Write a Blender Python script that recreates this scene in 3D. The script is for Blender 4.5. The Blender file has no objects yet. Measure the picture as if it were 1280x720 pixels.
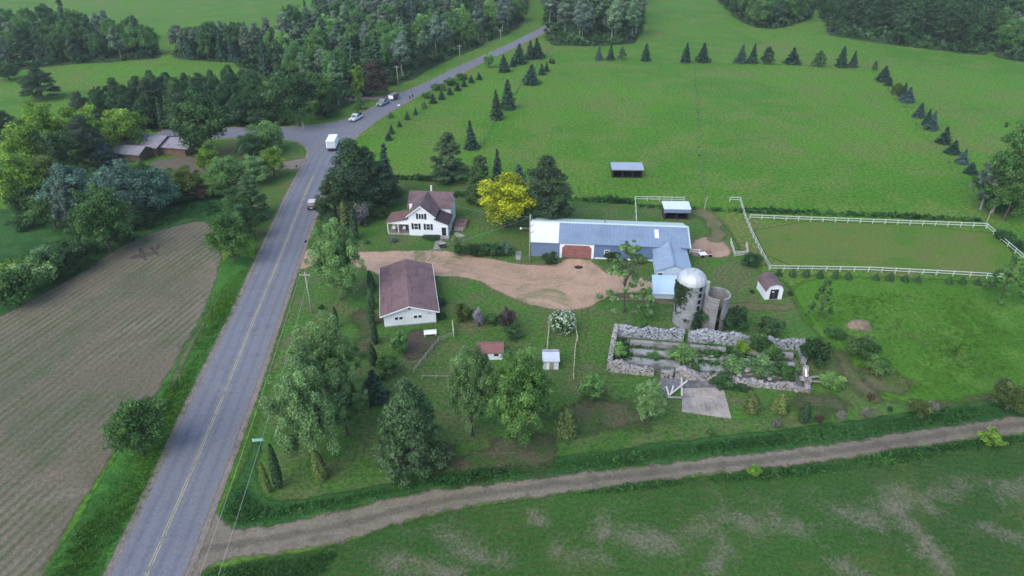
import bpy, bmesh, math, random
import numpy as np
from mathutils import Vector, Matrix, Quaternion

random.seed(7)
RNG = np.random.default_rng(11)
SC = bpy.context.scene
COL = SC.collection
R = math.radians

# ------------------------------------------------------------------ camera
CAM_H, PITCH, FPX = 62.0, 30.7, 853.0
cs, sn = math.cos(R(PITCH)), math.sin(R(PITCH))
cam_d = bpy.data.cameras.new('camera')
cam_d.sensor_width = 36.0
cam_d.lens = FPX / 1280 * 36.0
cam_d.clip_start, cam_d.clip_end = 1.0, 5000.0
cam = bpy.data.objects.new('camera', cam_d)
COL.objects.link(cam)
cam.location = (0, 0, CAM_H)
cam.rotation_euler = (R(90 - PITCH), 0, 0)
SC.camera = cam


def G(px, py, z=0.0):
    """The place on the level z that the survey photograph shows at (px, py)."""
    u, v = (px - 640) / FPX, (py - 360) / FPX
    t = (CAM_H - z) / (sn + v * cs)
    return Vector((u * t, t * (cs - v * sn), z))


def depth_of(Y, z):
    return Y * cs - (z - CAM_H) * sn


def hgt(Y, py_top):
    v = (py_top - 360) / FPX
    return CAM_H - Y * (sn + v * cs) / (cs - v * sn)


# ------------------------------------------------------------------ tagging
def tag(o, label=None, cat=None, group=None, kind=None):
    if label: o['label'] = label
    if cat: o['category'] = cat
    if group: o['group'] = group
    if kind: o['kind'] = kind
    return o


def link(o, parent=None):
    COL.objects.link(o)
    if parent is not None: o.parent = parent
    return o


def empty(name, loc, rz, label, cat, group=None):
    o = bpy.data.objects.new(name, None)
    o.empty_display_size = .5
    link(o)
    o.location = loc
    o.rotation_euler = (0, 0, rz)
    return tag(o, label, cat, group)


# ------------------------------------------------------------------ materials
def new_mat(name):
    m = bpy.data.materials.new(name)
    m.use_nodes = True
    nt = m.node_tree
    nt.nodes.clear()
    return m, nt, nt.nodes.new('ShaderNodeOutputMaterial')


class NT:
    def __init__(s, nt): s.nt = nt
    def n(s, t, **kw):
        x = s.nt.nodes.new(t)
        for k, v in kw.items(): setattr(x, k, v)
        return x
    def l(s, a, b): s.nt.links.new(a, b)
    def coord(s): return s.n('ShaderNodeTexCoord').outputs['Object']
    def noise(s, vec, scale, detail=4, rough=.55, dist=0.0):
        x = s.n('ShaderNodeTexNoise')
        x.inputs['Scale'].default_value = scale
        x.inputs['Detail'].default_value = detail
        x.inputs['Roughness'].default_value = rough
        x.inputs['Distortion'].default_value = dist
        s.l(vec, x.inputs['Vector'])
        return x.outputs['Fac']
    def rng(s, v, a, b, c=0.0, d=1.0, smooth=True):
        x = s.n('ShaderNodeMapRange')
        x.interpolation_type = 'SMOOTHSTEP' if smooth else 'LINEAR'
        s.l(v, x.inputs['Value'])
        for i, q in zip(('From Min', 'From Max', 'To Min', 'To Max'), (a, b, c, d)): x.inputs[i].default_value = q
        return x.outputs['Result']
    def math(s, op, a, b=None, c=None):
        x = s.n('ShaderNodeMath', operation=op)
        for i, q in enumerate((a, b, c)):
            if q is None: continue
            if isinstance(q, (int, float)): x.inputs[i].default_value = q
            else: s.l(q, x.inputs[i])
        return x.outputs[0]
    def mix(s, f, a, b, blend='MIX'):
        x = s.n('ShaderNodeMix', data_type='RGBA', blend_type=blend)
        for key, q in ((0, f), (6, a), (7, b)):
            if isinstance(q, (int, float)): x.inputs[key].default_value = q
            elif isinstance(q, (tuple, list)): x.inputs[key].default_value = (*q[:3], 1)
            else: s.l(q, x.inputs[key])
        return x.outputs[2]
    def val(s, col, f):
        x = s.n('ShaderNodeHueSaturation')
        s.l(col, x.inputs['Color'])
        s.l(f, x.inputs['Value'])
        return x.outputs['Color']
    def bsdf(s, col, rough=.9, spec=.3, metal=0.0):
        x = s.n('ShaderNodeBsdfPrincipled')
        if isinstance(col, (tuple, list)): x.inputs['Base Color'].default_value = (*col[:3], 1)
        else: s.l(col, x.inputs['Base Color'])
        if isinstance(rough, (int, float)): x.inputs['Roughness'].default_value = rough
        else: s.l(rough, x.inputs['Roughness'])
        x.inputs['Specular IOR Level'].default_value = spec
        x.inputs['Metallic'].default_value = metal
        return x
    def bump(s, b, h, strength, dist):
        x = s.n('ShaderNodeBump')
        x.inputs['Strength'].default_value = strength
        x.inputs['Distance'].default_value = dist
        s.l(h, x.inputs['Height'])
        s.l(x.outputs['Normal'], b.inputs['Normal'])
    def attr(s, name):
        return s.n('ShaderNodeAttribute', attribute_name=name).outputs['Fac']


def soft_edge(T, out, shader, amp, nscale):
    """Let a ground cover thin out raggedly at its border (attribute rim: 0 outside, 1 well inside)."""
    c = T.coord()
    e = T.attr('rim')
    nz = T.noise(c, nscale, 5, .65)
    e2 = T.math('ADD', e, T.math('MULTIPLY', T.math('SUBTRACT', nz, .5), amp))
    f = T.rng(e2, .25, .75)
    tr = T.n('ShaderNodeBsdfTransparent')
    mx = T.n('ShaderNodeMixShader')
    T.l(f, mx.inputs[0]); T.l(tr.outputs[0], mx.inputs[1]); T.l(shader, mx.inputs[2])
    T.l(mx.outputs[0], out.inputs['Surface'])


def ground_mat(name, a, b, c=None, d=None, edge=None, s=(.02, .25, 2.5), cut=(.45, .62), dcut=(.55, .72), bump=.12, contrast=.45, extra=None, spec=.15):
    """Soil, gravel or turf: a/b drift at field scale, c in patches of metres, d in sparse spots."""
    m, nt, out = new_mat(name)
    T = NT(nt)
    co = T.coord()
    n1 = T.noise(co, s[0], 6, .6, .4)
    n2 = T.noise(co, s[1], 5, .6)
    n3 = T.noise(co, s[2], 4, .65)
    n4 = T.noise(co, s[2] * 3.7, 3, .7)
    col = T.mix(T.rng(n1, .38, .62), a, b)
    if c: col = T.mix(T.rng(n2, *cut), col, c)
    if d: col = T.mix(T.rng(T.noise(co, s[1] * .37, 7, .68, .8), *dcut), col, d)
    if extra: col = extra(T, co, col)
    fine = T.math('ADD', T.math('MULTIPLY', n3, .6), T.math('MULTIPLY', n4, .4))
    col = T.val(col, T.rng(fine, .38, .62, 1 - contrast, 1 + contrast, False))
    bs = T.bsdf(col, .95, spec)
    T.bump(bs, fine, 1.0, bump)
    if edge: soft_edge(T, out, bs.outputs[0], *edge)
    else: T.l(bs.outputs[0], out.inputs['Surface'])
    return m


def paint(name, col, rough=.6, spec=.35, dirt=.18, scale=1.2, metal=0.0, bump=0.0, ribs=None, planks=None, dirt_col=None, streak=0.0):
    """Painted or raw boards, sheet metal, concrete: a base colour with grime, optional ribs (axis, pitch, depth)."""
    m, nt, out = new_mat(name)
    T = NT(nt)
    co = T.coord()
    n = T.noise(co, scale, 6, .65)
    n2 = T.noise(co, scale * 7, 3, .6)
    dc = dirt_col or tuple(x * .45 for x in col)
    c = T.mix(T.math('MULTIPLY', T.rng(n, .42, .72), dirt * 2.2), col, dc)
    if streak:
        mp = T.n('ShaderNodeMapping'); mp.inputs['Scale'].default_value = (1.1, .13, .13)
        T.l(co, mp.inputs['Vector'])
        st = T.noise(mp.outputs[0], 2.2, 5, .7)
        c = T.mix(T.math('MULTIPLY', T.rng(st, .5, .7), streak), c, tuple(x * .4 for x in col))
    c = T.val(c, T.rng(n2, .3, .7, 1 - dirt * .6, 1 + dirt * .6, False))
    height = None
    for spec_, prof in ((ribs, 'SIN'), (planks, 'SAW')):
        if not spec_: continue
        axis, pitch, depth = spec_
        w = T.n('ShaderNodeTexWave', wave_type='BANDS', bands_direction=axis, wave_profile=prof)
        w.inputs['Scale'].default_value = 2 * math.pi / pitch / 20.0 if prof == 'SIN' else 2 * math.pi / pitch / 20.0
        T.l(co, w.inputs['Vector'])
        c = T.val(c, T.rng(w.outputs['Fac'], 0, .35, 1 - depth, 1.0, True))
        height = w.outputs['Fac']
    b = T.bsdf(c, rough, spec, metal)
    if height is not None: T.bump(b, height, .5, .012)
    elif bump: T.bump(b, n2, .8, bump)
    T.l(b.outputs[0], out.inputs['Surface'])
    return m


def stone_mat(name, pale, dark, warm, scale=2.6, mortar=(.36, .37, .38)):
    m, nt, out = new_mat(name)
    T = NT(nt)
    co = T.coord()
    wob = T.n('ShaderNodeTexNoise'); wob.inputs['Scale'].default_value = 3.0; T.l(co, wob.inputs['Vector'])
    wv = T.n('ShaderNodeMixRGB') if False else None
    v = T.n('ShaderNodeTexVoronoi', feature='F1'); v.inputs['Scale'].default_value = scale
    T.l(co, v.inputs['Vector'])
    v2 = T.n('ShaderNodeTexVoronoi', feature='DISTANCE_TO_EDGE'); v2.inputs['Scale'].default_value = scale
    T.l(co, v2.inputs['Vector'])
    sep = T.n('ShaderNodeSeparateColor'); T.l(v.outputs['Color'], sep.inputs[0])
    c = T.mix(T.rng(sep.outputs[0], .25, .75), dark, pale)
    c = T.mix(T.rng(sep.outputs[1], .62, .8), c, warm)
    c = T.mix(T.rng(sep.outputs[2], .8, .9), c, tuple(x * .35 for x in dark))
    c = T.mix(T.rng(v2.outputs['Distance'], .02, .09), mortar, c)
    n = T.noise(co, .35, 5, .6)
    c = T.val(c, T.rng(n, .3, .7, .75, 1.2, False))
    b = T.bsdf(c, .93, .2)
    T.bump(b, v2.outputs['Distance'], .9, .12)
    T.l(b.outputs[0], out.inputs['Surface'])
    return m


def foliage_mat(name, fixed=None, trans=.32):
    m, nt, out = new_mat(name)
    T = NT(nt)
    if fixed: base = T.n('ShaderNodeRGB'); base.outputs[0].default_value = (*fixed, 1); base = base.outputs[0]
    else: base = T.n('ShaderNodeObjectInfo').outputs['Color']
    t = T.attr('tint')
    hs = T.n('ShaderNodeHueSaturation')
    T.l(base, hs.inputs['Color'])
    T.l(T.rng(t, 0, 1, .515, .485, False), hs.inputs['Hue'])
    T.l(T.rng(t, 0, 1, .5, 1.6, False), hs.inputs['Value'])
    b = T.bsdf(hs.outputs[0], .62, .25)
    tl = T.n('ShaderNodeBsdfTranslucent')
    T.l(hs.outputs[0], tl.inputs['Color'])
    mx = T.n('ShaderNodeMixShader'); mx.inputs[0].default_value = trans
    T.l(b.outputs[0], mx.inputs[1]); T.l(tl.outputs[0], mx.inputs[2])
    T.l(mx.outputs[0], out.inputs['Surface'])
    return m


# ------------------------------------------------------------------ mesh building
class MB:
    def __init__(s): s.bm = bmesh.new()
    def box(s, x0, x1, y0, y1, z0, z1, bev=0.0):
        vs = [s.bm.verts.new((x, y, z)) for z in (z0, z1) for y in (y0, y1) for x in (x0, x1)]
        for f in ((0, 2, 3, 1), (4, 5, 7, 6), (0, 1, 5, 4), (2, 6, 7, 3), (0, 4, 6, 2), (1, 3, 7, 5)):
            s.bm.faces.new([vs[i] for i in f])
        return s
    def prism(s, pts, axis, a, b):
        """Extrude a 2-D outline (in the other two axes, in order) from a to b along axis."""
        def P(p, t):
            return {'x': (t, p[0], p[1]), 'y': (p[0], t, p[1]), 'z': (p[0], p[1], t)}[axis]
        v0 = [s.bm.verts.new(P(p, a)) for p in pts]
        v1 = [s.bm.verts.new(P(p, b)) for p in pts]
        n = len(pts)
        s.bm.faces.new(v0); s.bm.faces.new(v1[::-1])
        for i in range(n): s.bm.faces.new((v0[i], v0[(i + 1) % n], v1[(i + 1) % n], v1[i]))
        return s
    def slab(s, q, t):
        """A sheet through four corners, t thick (downwards)."""
        a = [s.bm.verts.new(p) for p in q]
        b = [s.bm.verts.new((p[0], p[1], p[2] - t)) for p in q]
        s.bm.faces.new(a); s.bm.faces.new(b[::-1])
        for i in range(len(q)):
            j = (i + 1) % len(q)
            s.bm.faces.new((a[i], b[i], b[j], a[j]))
        return s
    def tube(s, p0, p1, r0, r1=None, n=8, cap=True):
        p0, p1 = Vector(p0), Vector(p1)
        r1 = r0 if r1 is None else r1
        d = (p1 - p0)
        if d.length < 1e-6: return s
        q = d.to_track_quat('Z', 'Y')
        ra = [s.bm.verts.new(p0 + q @ Vector((math.cos(2 * math.pi * i / n) * r0, math.sin(2 * math.pi * i / n) * r0, 0))) for i in range(n)]
        rb = [s.bm.verts.new(p1 + q @ Vector((math.cos(2 * math.pi * i / n) * r1, math.sin(2 * math.pi * i / n) * r1, 0))) for i in range(n)]
        for i in range(n): s.bm.faces.new((ra[i], ra[(i + 1) % n], rb[(i + 1) % n], rb[i]))
        if cap: s.bm.faces.new(ra[::-1]); s.bm.faces.new(rb)
        return s
    def path(s, pts, r, n=6):
        """One continuous bent tube through the points; r is a radius or one radius per point."""
        pts = [Vector(p) for p in pts]
        rs = [r] * len(pts) if isinstance(r, (int, float)) else r
        rings = []
        for i, p in enumerate(pts):
            d = pts[min(i + 1, len(pts) - 1)] - pts[max(i - 1, 0)]
            q = d.to_track_quat('Z', 'Y')
            rings.append([s.bm.verts.new(p + q @ Vector((math.cos(2 * math.pi * k / n) * rs[i], math.sin(2 * math.pi * k / n) * rs[i], 0))) for k in range(n)])
        for a, b in zip(rings, rings[1:]):
            for k in range(n): s.bm.faces.new((a[k], a[(k + 1) % n], b[(k + 1) % n], b[k]))
        s.bm.faces.new(rings[0][::-1]); s.bm.faces.new(rings[-1])
        return s
    def lathe(s, prof, n=24, a0=0.0, a1=2 * math.pi, c=(0, 0)):
        full = abs(a1 - a0 - 2 * math.pi) < 1e-6
        m = n if full else n + 1
        rings = []
        for (r, z) in prof:
            rings.append([s.bm.verts.new((c[0] + math.cos(a0 + (a1 - a0) * i / n) * r, c[1] + math.sin(a0 + (a1 - a0) * i / n) * r, z)) for i in range(m)])
        for a, b in zip(rings, rings[1:]):
            for i in range(n):
                j = (i + 1) % m
                s.bm.faces.new((a[i], a[j], b[j], b[i]))
        return s
    def build(s, name, mat, parent=None, bev=0.0, smooth=False):
        me = bpy.data.meshes.new(name)
        bmesh.ops.remove_doubles(s.bm, verts=s.bm.verts, dist=1e-5)
        bmesh.ops.recalc_face_normals(s.bm, faces=s.bm.faces)
        if bev: bmesh.ops.bevel(s.bm, geom=[e for e in s.bm.edges if e.is_manifold and e.calc_face_angle(0) > .6], offset=bev, segments=1, affect='EDGES')
        s.bm.to_mesh(me); s.bm.free()
        if smooth:
            for p in me.polygons: p.use_smooth = True
        for x in (mat if isinstance(mat, (list, tuple)) else [mat]): me.materials.append(x)
        return link(bpy.data.objects.new(name, me), parent)


# ------------------------------------------------------------------ ground covers
def smooth_poly(P, it=2, closed=True):
    P = [np.array(p[:2], float) for p in P]
    for _ in range(it):
        Q = []
        n = len(P)
        for i in range(n if closed else n - 1):
            a, b = P[i], P[(i + 1) % n]
            Q += [a * .75 + b * .25, a * .25 + b * .75]
        if not closed: Q = [P[0]] + Q + [P[-1]]
        P = Q
    return np.array(P)


def sdist(P, X, Y):
    """Signed distance (positive inside) of points to a polygon."""
    d = np.full(X.shape, 1e9)
    ins = np.zeros(X.shape, bool)
    n = len(P)
    for i in range(n):
        x1, y1 = P[i]; x2, y2 = P[(i + 1) % n]
        ex, ey = x2 - x1, y2 - y1
        L = ex * ex + ey * ey + 1e-12
        t = np.clip(((X - x1) * ex + (Y - y1) * ey) / L, 0, 1)
        d = np.minimum(d, (X - x1 - t * ex) ** 2 + (Y - y1 - t * ey) ** 2)
        c = ((y1 > Y) != (y2 > Y)) & (X < ex * (Y - y1) / (ey if abs(ey) > 1e-12 else 1e-12) + x1)
        ins ^= c
    d = np.sqrt(d)
    return np.where(ins, d, -d)


def from_line(P):
    """Distance from a world polyline, as a function of x and y."""
    def f(X, Y):
        d = np.full(X.shape, 1e9)
        for (x1, y1), (x2, y2) in zip(P[:-1], P[1:]):
            ex, ey = x2 - x1, y2 - y1
            t = np.clip(((X - x1) * ex + (Y - y1) * ey) / (ex * ex + ey * ey + 1e-12), 0, 1)
            d = np.minimum(d, (X - x1 - t * ex) ** 2 + (Y - y1 - t * ey) ** 2)
        return np.sqrt(d)
    return f


def px_poly(pts, it=2):
    return smooth_poly([G(*p) for p in pts], it)


COVERS = [0]


def cover(name, P, level, mat, soft=1.5, res=1.0, grow=0.0, kind='structure', fields=None, label=None, cat=None):
    x0, y0 = P.min(0) - soft - grow; x1, y1 = P.max(0) + soft + grow
    xs, ys = np.arange(x0, x1 + res, res), np.arange(y0, y1 + res, res)
    COVERS[0] += 1
    X, Y = np.meshgrid(xs, ys)
    S = sdist(P, X, Y) + grow
    rim = np.clip(S / soft + .5, -.6, 1.6)
    keep = rim > -.25
    q = keep[:-1, :-1] | keep[1:, :-1] | keep[:-1, 1:] | keep[1:, 1:]
    idx = np.arange(X.size).reshape(X.shape)
    jj, ii = np.nonzero(q)
    F = np.stack([idx[jj, ii], idx[jj, ii + 1], idx[jj + 1, ii + 1], idx[jj + 1, ii]], 1)
    used, inv = np.unique(F, return_inverse=True)
    F = inv.reshape(F.shape)
    V = np.stack([X.ravel()[used], Y.ravel()[used], np.full(len(used), level * .012 + COVERS[0] * .00022)], 1)
    me = bpy.data.meshes.new(name)
    me.from_pydata(V.tolist(), [], F.tolist())
    a = me.attributes.new('rim', 'FLOAT', 'POINT'); a.data.foreach_set('value', rim.ravel()[used].astype(np.float32))
    for k, fn in (fields or {}).items():
        a = me.attributes.new(k, 'FLOAT', 'POINT'); a.data.foreach_set('value', fn(V[:, 0], V[:, 1]).astype(np.float32))
    me.materials.append(mat)
    o = link(bpy.data.objects.new(name, me))
    return tag(o, label, cat, None, kind)


def band(name, pts, w, z, mat, parent=None, off=0.0):
    """A flat strip w wide along world points."""
    P = np.array([(p[0], p[1]) for p in pts])
    d = np.gradient(P, axis=0); d /= np.linalg.norm(d, axis=1)[:, None]
    nrm = np.stack([-d[:, 1], d[:, 0]], 1)
    A, B = P + nrm * (off + w / 2), P + nrm * (off - w / 2)
    n = len(P)
    V = [(x, y, z) for x, y in A] + [(x, y, z) for x, y in B]
    me = bpy.data.meshes.new(name)
    me.from_pydata(V, [], [(i, n + i, n + i + 1, i + 1) for i in range(n - 1)])
    me.materials.append(mat)
    return link(bpy.data.objects.new(name, me), parent)


# ------------------------------------------------------------------ leaves
def leaf_mesh(name, C, N, size, tint, mat, aspect=.62, flop=.5):
    C, N = np.asarray(C, float), np.asarray(N, float)
    n = len(C)
    N = N + RNG.normal(0, flop, N.shape)
    N /= np.linalg.norm(N, axis=1)[:, None] + 1e-9
    T = np.cross(N, RNG.normal(0, 1, N.shape)); T /= np.linalg.norm(T, axis=1)[:, None] + 1e-9
    B = np.cross(N, T)
    s = np.broadcast_to(np.asarray(size, float), (n,)) * RNG.uniform(.65, 1.3, n)
    L, W = (T * (s * .62)[:, None]), (B * (s * .62 * aspect)[:, None])
    bend = N * (s * .18)[:, None]
    V = np.stack([C - L - bend, C + W, C + L - bend, C - W], 1).reshape(-1, 3)
    me = bpy.data.meshes.new(name)
    me.vertices.add(4 * n); me.vertices.foreach_set('co', V.ravel().astype(np.float32))
    me.loops.add(4 * n); me.loops.foreach_set('vertex_index', np.arange(4 * n, dtype=np.int32))
    me.polygons.add(n); me.polygons.foreach_set('loop_start', np.arange(0, 4 * n, 4, dtype=np.int32))
    me.update(calc_edges=True)
    a = me.attributes.new('tint', 'FLOAT', 'FACE'); a.data.foreach_set('value', np.clip(tint, 0, 1).astype(np.float32))
    me.materials.append(mat)
    me.validate()
    return me


def unit(n):
    v = RNG.normal(0, 1, (n, 3))
    return v / np.linalg.norm(v, axis=1)[:, None]


def clump_leaves(cen, rad, n, flat=1.0, up=.35):
    d = unit(n); d[:, 2] += up; d /= np.linalg.norm(d, axis=1)[:, None]
    r = rad * RNG.uniform(.2, 1.12, n) ** .7
    p = d * r[:, None]; p[:, 2] *= flat
    return cen + p, d


def leafy(C, rads, total, flat=.8, up=.35, tvar=.22):
    P, N, T = [], [], []
    wsum = sum(r * r for r in rads)
    for c, r in zip(C, rads):
        n = max(8, int(total * r * r / wsum))
        p, d = clump_leaves(np.array(c), r, n, flat, up)
        P.append(p); N.append(d)
        T.append(np.clip(.5 + RNG.normal(0, tvar) + RNG.normal(0, .09, n), 0, 1))
    return np.concatenate(P), np.concatenate(N), np.concatenate(T)


def limbs(mb, H, base_r, top, ends, n=7):
    """Tapered trunk with limbs reaching into the crown."""
    lean = Vector((random.uniform(-.03, .03) * H, random.uniform(-.03, .03) * H, top))
    mid = lean * .5 + Vector((random.uniform(-.02, .02) * H, random.uniform(-.02, .02) * H, 0))
    mb.path([(0, 0, -.15), (0, 0, .25), mid, lean], [base_r * 1.5, base_r, base_r * .72, base_r * .22], n)
    for e in ends:
        e = Vector(e)
        t = min(.92, max(.25, (e.z * .62) / max(top, .1)))
        a = mid * (t / .5) if t < .5 else mid.lerp(lean, (t - .5) / .5)
        r = base_r * (1.0 - .75 * t) * .55
        m = a.lerp(e, .55) + Vector((0, 0, -.06 * (e - a).length))
        mb.path([a, m, e], [r, r * .65, r * .2], 5)
# ------------------------------------------------------------------ plants
M_LEAF = foliage_mat('leaf')
M_NEEDLE = foliage_mat('needles', trans=.08)
M_BARK = paint('bark', (.10, .085, .07), .95, .1, .5, 3.0, bump=.05)
M_PALEBARK = paint('pale_bark', (.26, .255, .235), .9, .1, .5, 2.5, bump=.03)
PROTO = {}


def proto(kind, H, W, crown, trunk_bm, bark=None):
    tm = None
    if trunk_bm is not None:
        o = trunk_bm.build('trunk', bark or M_BARK, smooth=True)
        tm = o.data
        bpy.data.objects.remove(o)
    PROTO.setdefault(kind, []).append((H, W, tm, crown))


def round_crown(H, W, z0, K, rmin, rmax, leaves, size, shape=1.0, flat=.8, hollow=.45, tvar=.2):
    C, rads = [], []
    for i in range(K):
        d = unit(1)[0]
        if d[2] < -.86: d[2] *= -.5
        f = RNG.uniform(hollow, 1.0)
        r = RNG.uniform(rmin, rmax) * W
        zc = (z0 + H) / 2
        hz = (H - z0) / 2
        k = 1.0
        if shape != 1.0: k = 1 - (shape - 1) * max(0, d[2] * f) * .6
        C.append((d[0] * f * (W / 2 - r * .75) * k, d[1] * f * (W / 2 - r * .75) * k, zc + d[2] * f * (hz - r * .6)))
        rads.append(r)
    P, N, T = leafy(C, rads, leaves, flat, .35, tvar)
    return C, rads, P, N, T


def make_protos():
    # broad-leaved trees
    for v in range(5):
        H, W = 12.0, 10.0
        C, r, P, N, T = round_crown(H, W, .6, 90, .065, .15, 13000, .40, 1.15, .9, .3)
        t = MB(); limbs(t, H, .26, H * .72, random.sample([tuple(c) for c in C], 12))
        proto('broad', H, W, leaf_mesh('crown', P, N, .32, T, M_LEAF, .62, .7), t)
    # large lawn trees with airy feathery crowns
    for v in range(3):
        H, W = 15.0, 11.0
        C, r, P, N, T = round_crown(H, W, 1.0, 210, .035, .095, 40000, .34, 1.35, 1.3, .25, .2)
        t = MB(); limbs(t, H, .32, H * .8, random.sample([tuple(c) for c in C], 22))
        proto('feathery', H, W, leaf_mesh('crown', P, N, .25, T, M_LEAF, .5, .8), t)
    # aspen: bare pale stem, high crown
    for v in range(4):
        H, W = 20.0, 7.0
        C, r, P, N, T = round_crown(H, W, 3.2, 44, .11, .2, 4400, .5, 1.3, 1.0, .3)
        t = MB(); limbs(t, H, .2, H * .86, random.sample([tuple(c) for c in C], 9))
        proto('aspen', H, W, leaf_mesh('crown', P, N, .55, T, M_LEAF), t, M_PALEBARK)
    # open poplar with gaps
    for v in range(2):
        H, W = 18.0, 8.5
        C, r, P, N, T = round_crown(H, W, .8, 95, .06, .13, 9000, .4, 1.1, .95, .25)
        t = MB(); limbs(t, H, .3, H * .9, random.sample([tuple(c) for c in C], 24))
        proto('poplar', H, W, leaf_mesh('crown', P, N, .34, T, M_LEAF), t, M_PALEBARK)
    # sapling: thin, sprays of leaf
    for v in range(3):
        H, W = 9.0, 5.5
        C, rads = [], []
        for i in range(64):
            z = RNG.uniform(.8, H)
            k = (1 - z / H) ** .8 * .5 + .06
            a = RNG.uniform(0, 6.28)
            C.append((math.cos(a) * W * k, math.sin(a) * W * k, z)); rads.append(RNG.uniform(.18, .5))
        P, N, T = leafy(C, rads, 4200, .7)
        t = MB(); limbs(t, H, .09, H * .95, [tuple(c) for c in C[::3]])
        proto('sapling', H, W, leaf_mesh('crown', P, N, .26, T, M_LEAF), t)
    # spruce: whorls of drooping branches
    for v in range(4):
        H, W = 9.0, 4.6
        P, N, T = [], [], []
        z = .25; ex_, gap_ = (.82, .05) if v == 0 else (.62, .12) if v == 1 else (.95, .1) if v == 2 else (.7, .28)
        while z < H * .97:
            rr = W / 2 * (1 - z / H) ** ex_ * RNG.uniform(.78, 1.14)
            nb = 9 if z < H * .6 else 6
            for b in range(nb):
                a = 6.283 * (b + RNG.uniform(-.35, .35)) / nb + z * 2.1
                if RNG.uniform() < gap_: continue
                ln = rr * RNG.uniform(.68, 1.15)
                m = max(6, int(ln * 13))
                tt = RNG.uniform(.12, 1.0, m)
                x = np.cos(a) * ln * tt; y = np.sin(a) * ln * tt
                wd = .16 + .22 * ln * (1 - tt)
                x = x + RNG.normal(0, 1, m) * wd * -math.sin(a) * .7
                y = y + RNG.normal(0, 1, m) * wd * math.cos(a) * .7
                zz = z + .25 * ln * tt - .38 * ln * tt ** 2 + RNG.normal(0, .05, m)
                P.append(np.stack([x, y, zz], 1))
                N.append(np.stack([np.cos(a) * .5 + 0 * x, np.sin(a) * .5 + 0 * x, .8 + 0 * x], 1))
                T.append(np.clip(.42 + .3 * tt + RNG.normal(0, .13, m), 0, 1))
            z += .26 + .018 * z
        mtop = 14
        P.append(np.stack([RNG.normal(0, .05, mtop), RNG.normal(0, .05, mtop), RNG.uniform(H * .93, H, mtop)], 1))
        N.append(unit(mtop)); T.append(np.full(mtop, .6))
        t = MB(); t.path([(0, 0, -.1), (0, 0, H * .5), (0, 0, H * .97)], [.17, .1, .02], 6)
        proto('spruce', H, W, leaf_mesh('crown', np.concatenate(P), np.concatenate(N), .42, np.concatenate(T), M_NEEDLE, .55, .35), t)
    # pine: plumes of needles on level branches
    for v in range(4):
        H, W = 14.0, 9.0
        C, rads, ends = [], [], []
        nl = 11
        for k in range(nl):
            z = H * (.14 + .8 * k / (nl - 1))
            env = W / 2 * math.sin(min(1.0, .42 + .75 * (1 - z / H)) * math.pi / 2) * (1 - (z / H) ** 3.2)
            for b in range(9 if k < nl - 3 else 5):
                a = RNG.uniform(0, 6.283)
                f = RNG.uniform(.35, 1.0)
                C.append((math.cos(a) * env * f, math.sin(a) * env * f, z + .22 * env * f * RNG.uniform(.3, 1.2)))
                rads.append(RNG.uniform(.75, 1.45))
                if RNG.uniform() < .45: ends.append(C[-1])
        P, N, T = leafy(C, rads, 16000, .7, .6, .18)
        t = MB(); limbs(t, H, .24, H * .95, ends)
        proto('pine', H, W, leaf_mesh('crown', P, N, .36, T, M_NEEDLE, .3, .8), t)
    # old open-grown pine, bushy to the ground
    for v in range(2):
        H, W = 12.0, 9.0
        C, rads = [], []
        for k in range(150):
            z = H * (.03 + .92 * RNG.uniform() ** 1.25)
            env = W / 2 * (1 - z / H) ** .62 * RNG.uniform(.45, 1.0) * min(1, .7 + z / H * 2.5)
            a = RNG.uniform(0, 6.283)
            C.append((math.cos(a) * env, math.sin(a) * env, z + .1 * env)); rads.append(RNG.uniform(.45, .95))
        P, N, T = leafy(C, rads, 20000, .6, .6, .2)
        t = MB(); limbs(t, H, .24, H * .95, [tuple(c) for c in C[::9]])
        proto('bushpine', H, W, leaf_mesh('crown', P, N, .32, T, M_NEEDLE, .3, .8), t)
    # plantation pine: narrow, dense, clear stem
    for v in range(3):
        H, W = 16.0, 6.0
        C, rads, ends = [], [], []
        for k in range(44):
            z = H * RNG.uniform(.22, .97)
            env = W / 2 * (1 - (z / H) ** 2.6) * RNG.uniform(.3, 1.0)
            a = RNG.uniform(0, 6.283)
            C.append((math.cos(a) * env, math.sin(a) * env, z)); rads.append(RNG.uniform(.55, 1.1))
            if k % 5 == 0: ends.append(C[-1])
        P, N, T = leafy(C, rads, 3000, .75, .5, .16)
        t = MB(); limbs(t, H, .17, H * .95, ends)
        proto('plantation', H, W, leaf_mesh('crown', P, N, .5, T, M_NEEDLE, .45, .6), t)
    # columnar cedar
    for v in range(3):
        H, W = 4.0, 1.3
        n = 1500
        z = RNG.uniform(.03, 1, n) ** .9
        rr = W / 2 * np.sin(np.clip(z * .93 + .07, 0, 1) * math.pi) ** .55 * (1 - .45 * z) * RNG.uniform(.7, 1.08, n)
        a = RNG.uniform(0, 6.283, n)
        P = np.stack([np.cos(a) * rr, np.sin(a) * rr, z * H], 1)
        N = np.stack([np.cos(a), np.sin(a), np.full(n, .5)], 1)
        T = np.clip(.5 + .2 * np.sin(a * 5 + z * 9) + RNG.normal(0, .12, n), 0, 1)
        t = MB(); t.path([(0, 0, -.1), (0, 0, H * .5), (0, 0, H * .9)], [.07, .05, .01], 6)
        proto('cedar', H, W, leaf_mesh('crown', P, N, .2, T, M_NEEDLE, .6, .4), t)
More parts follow.
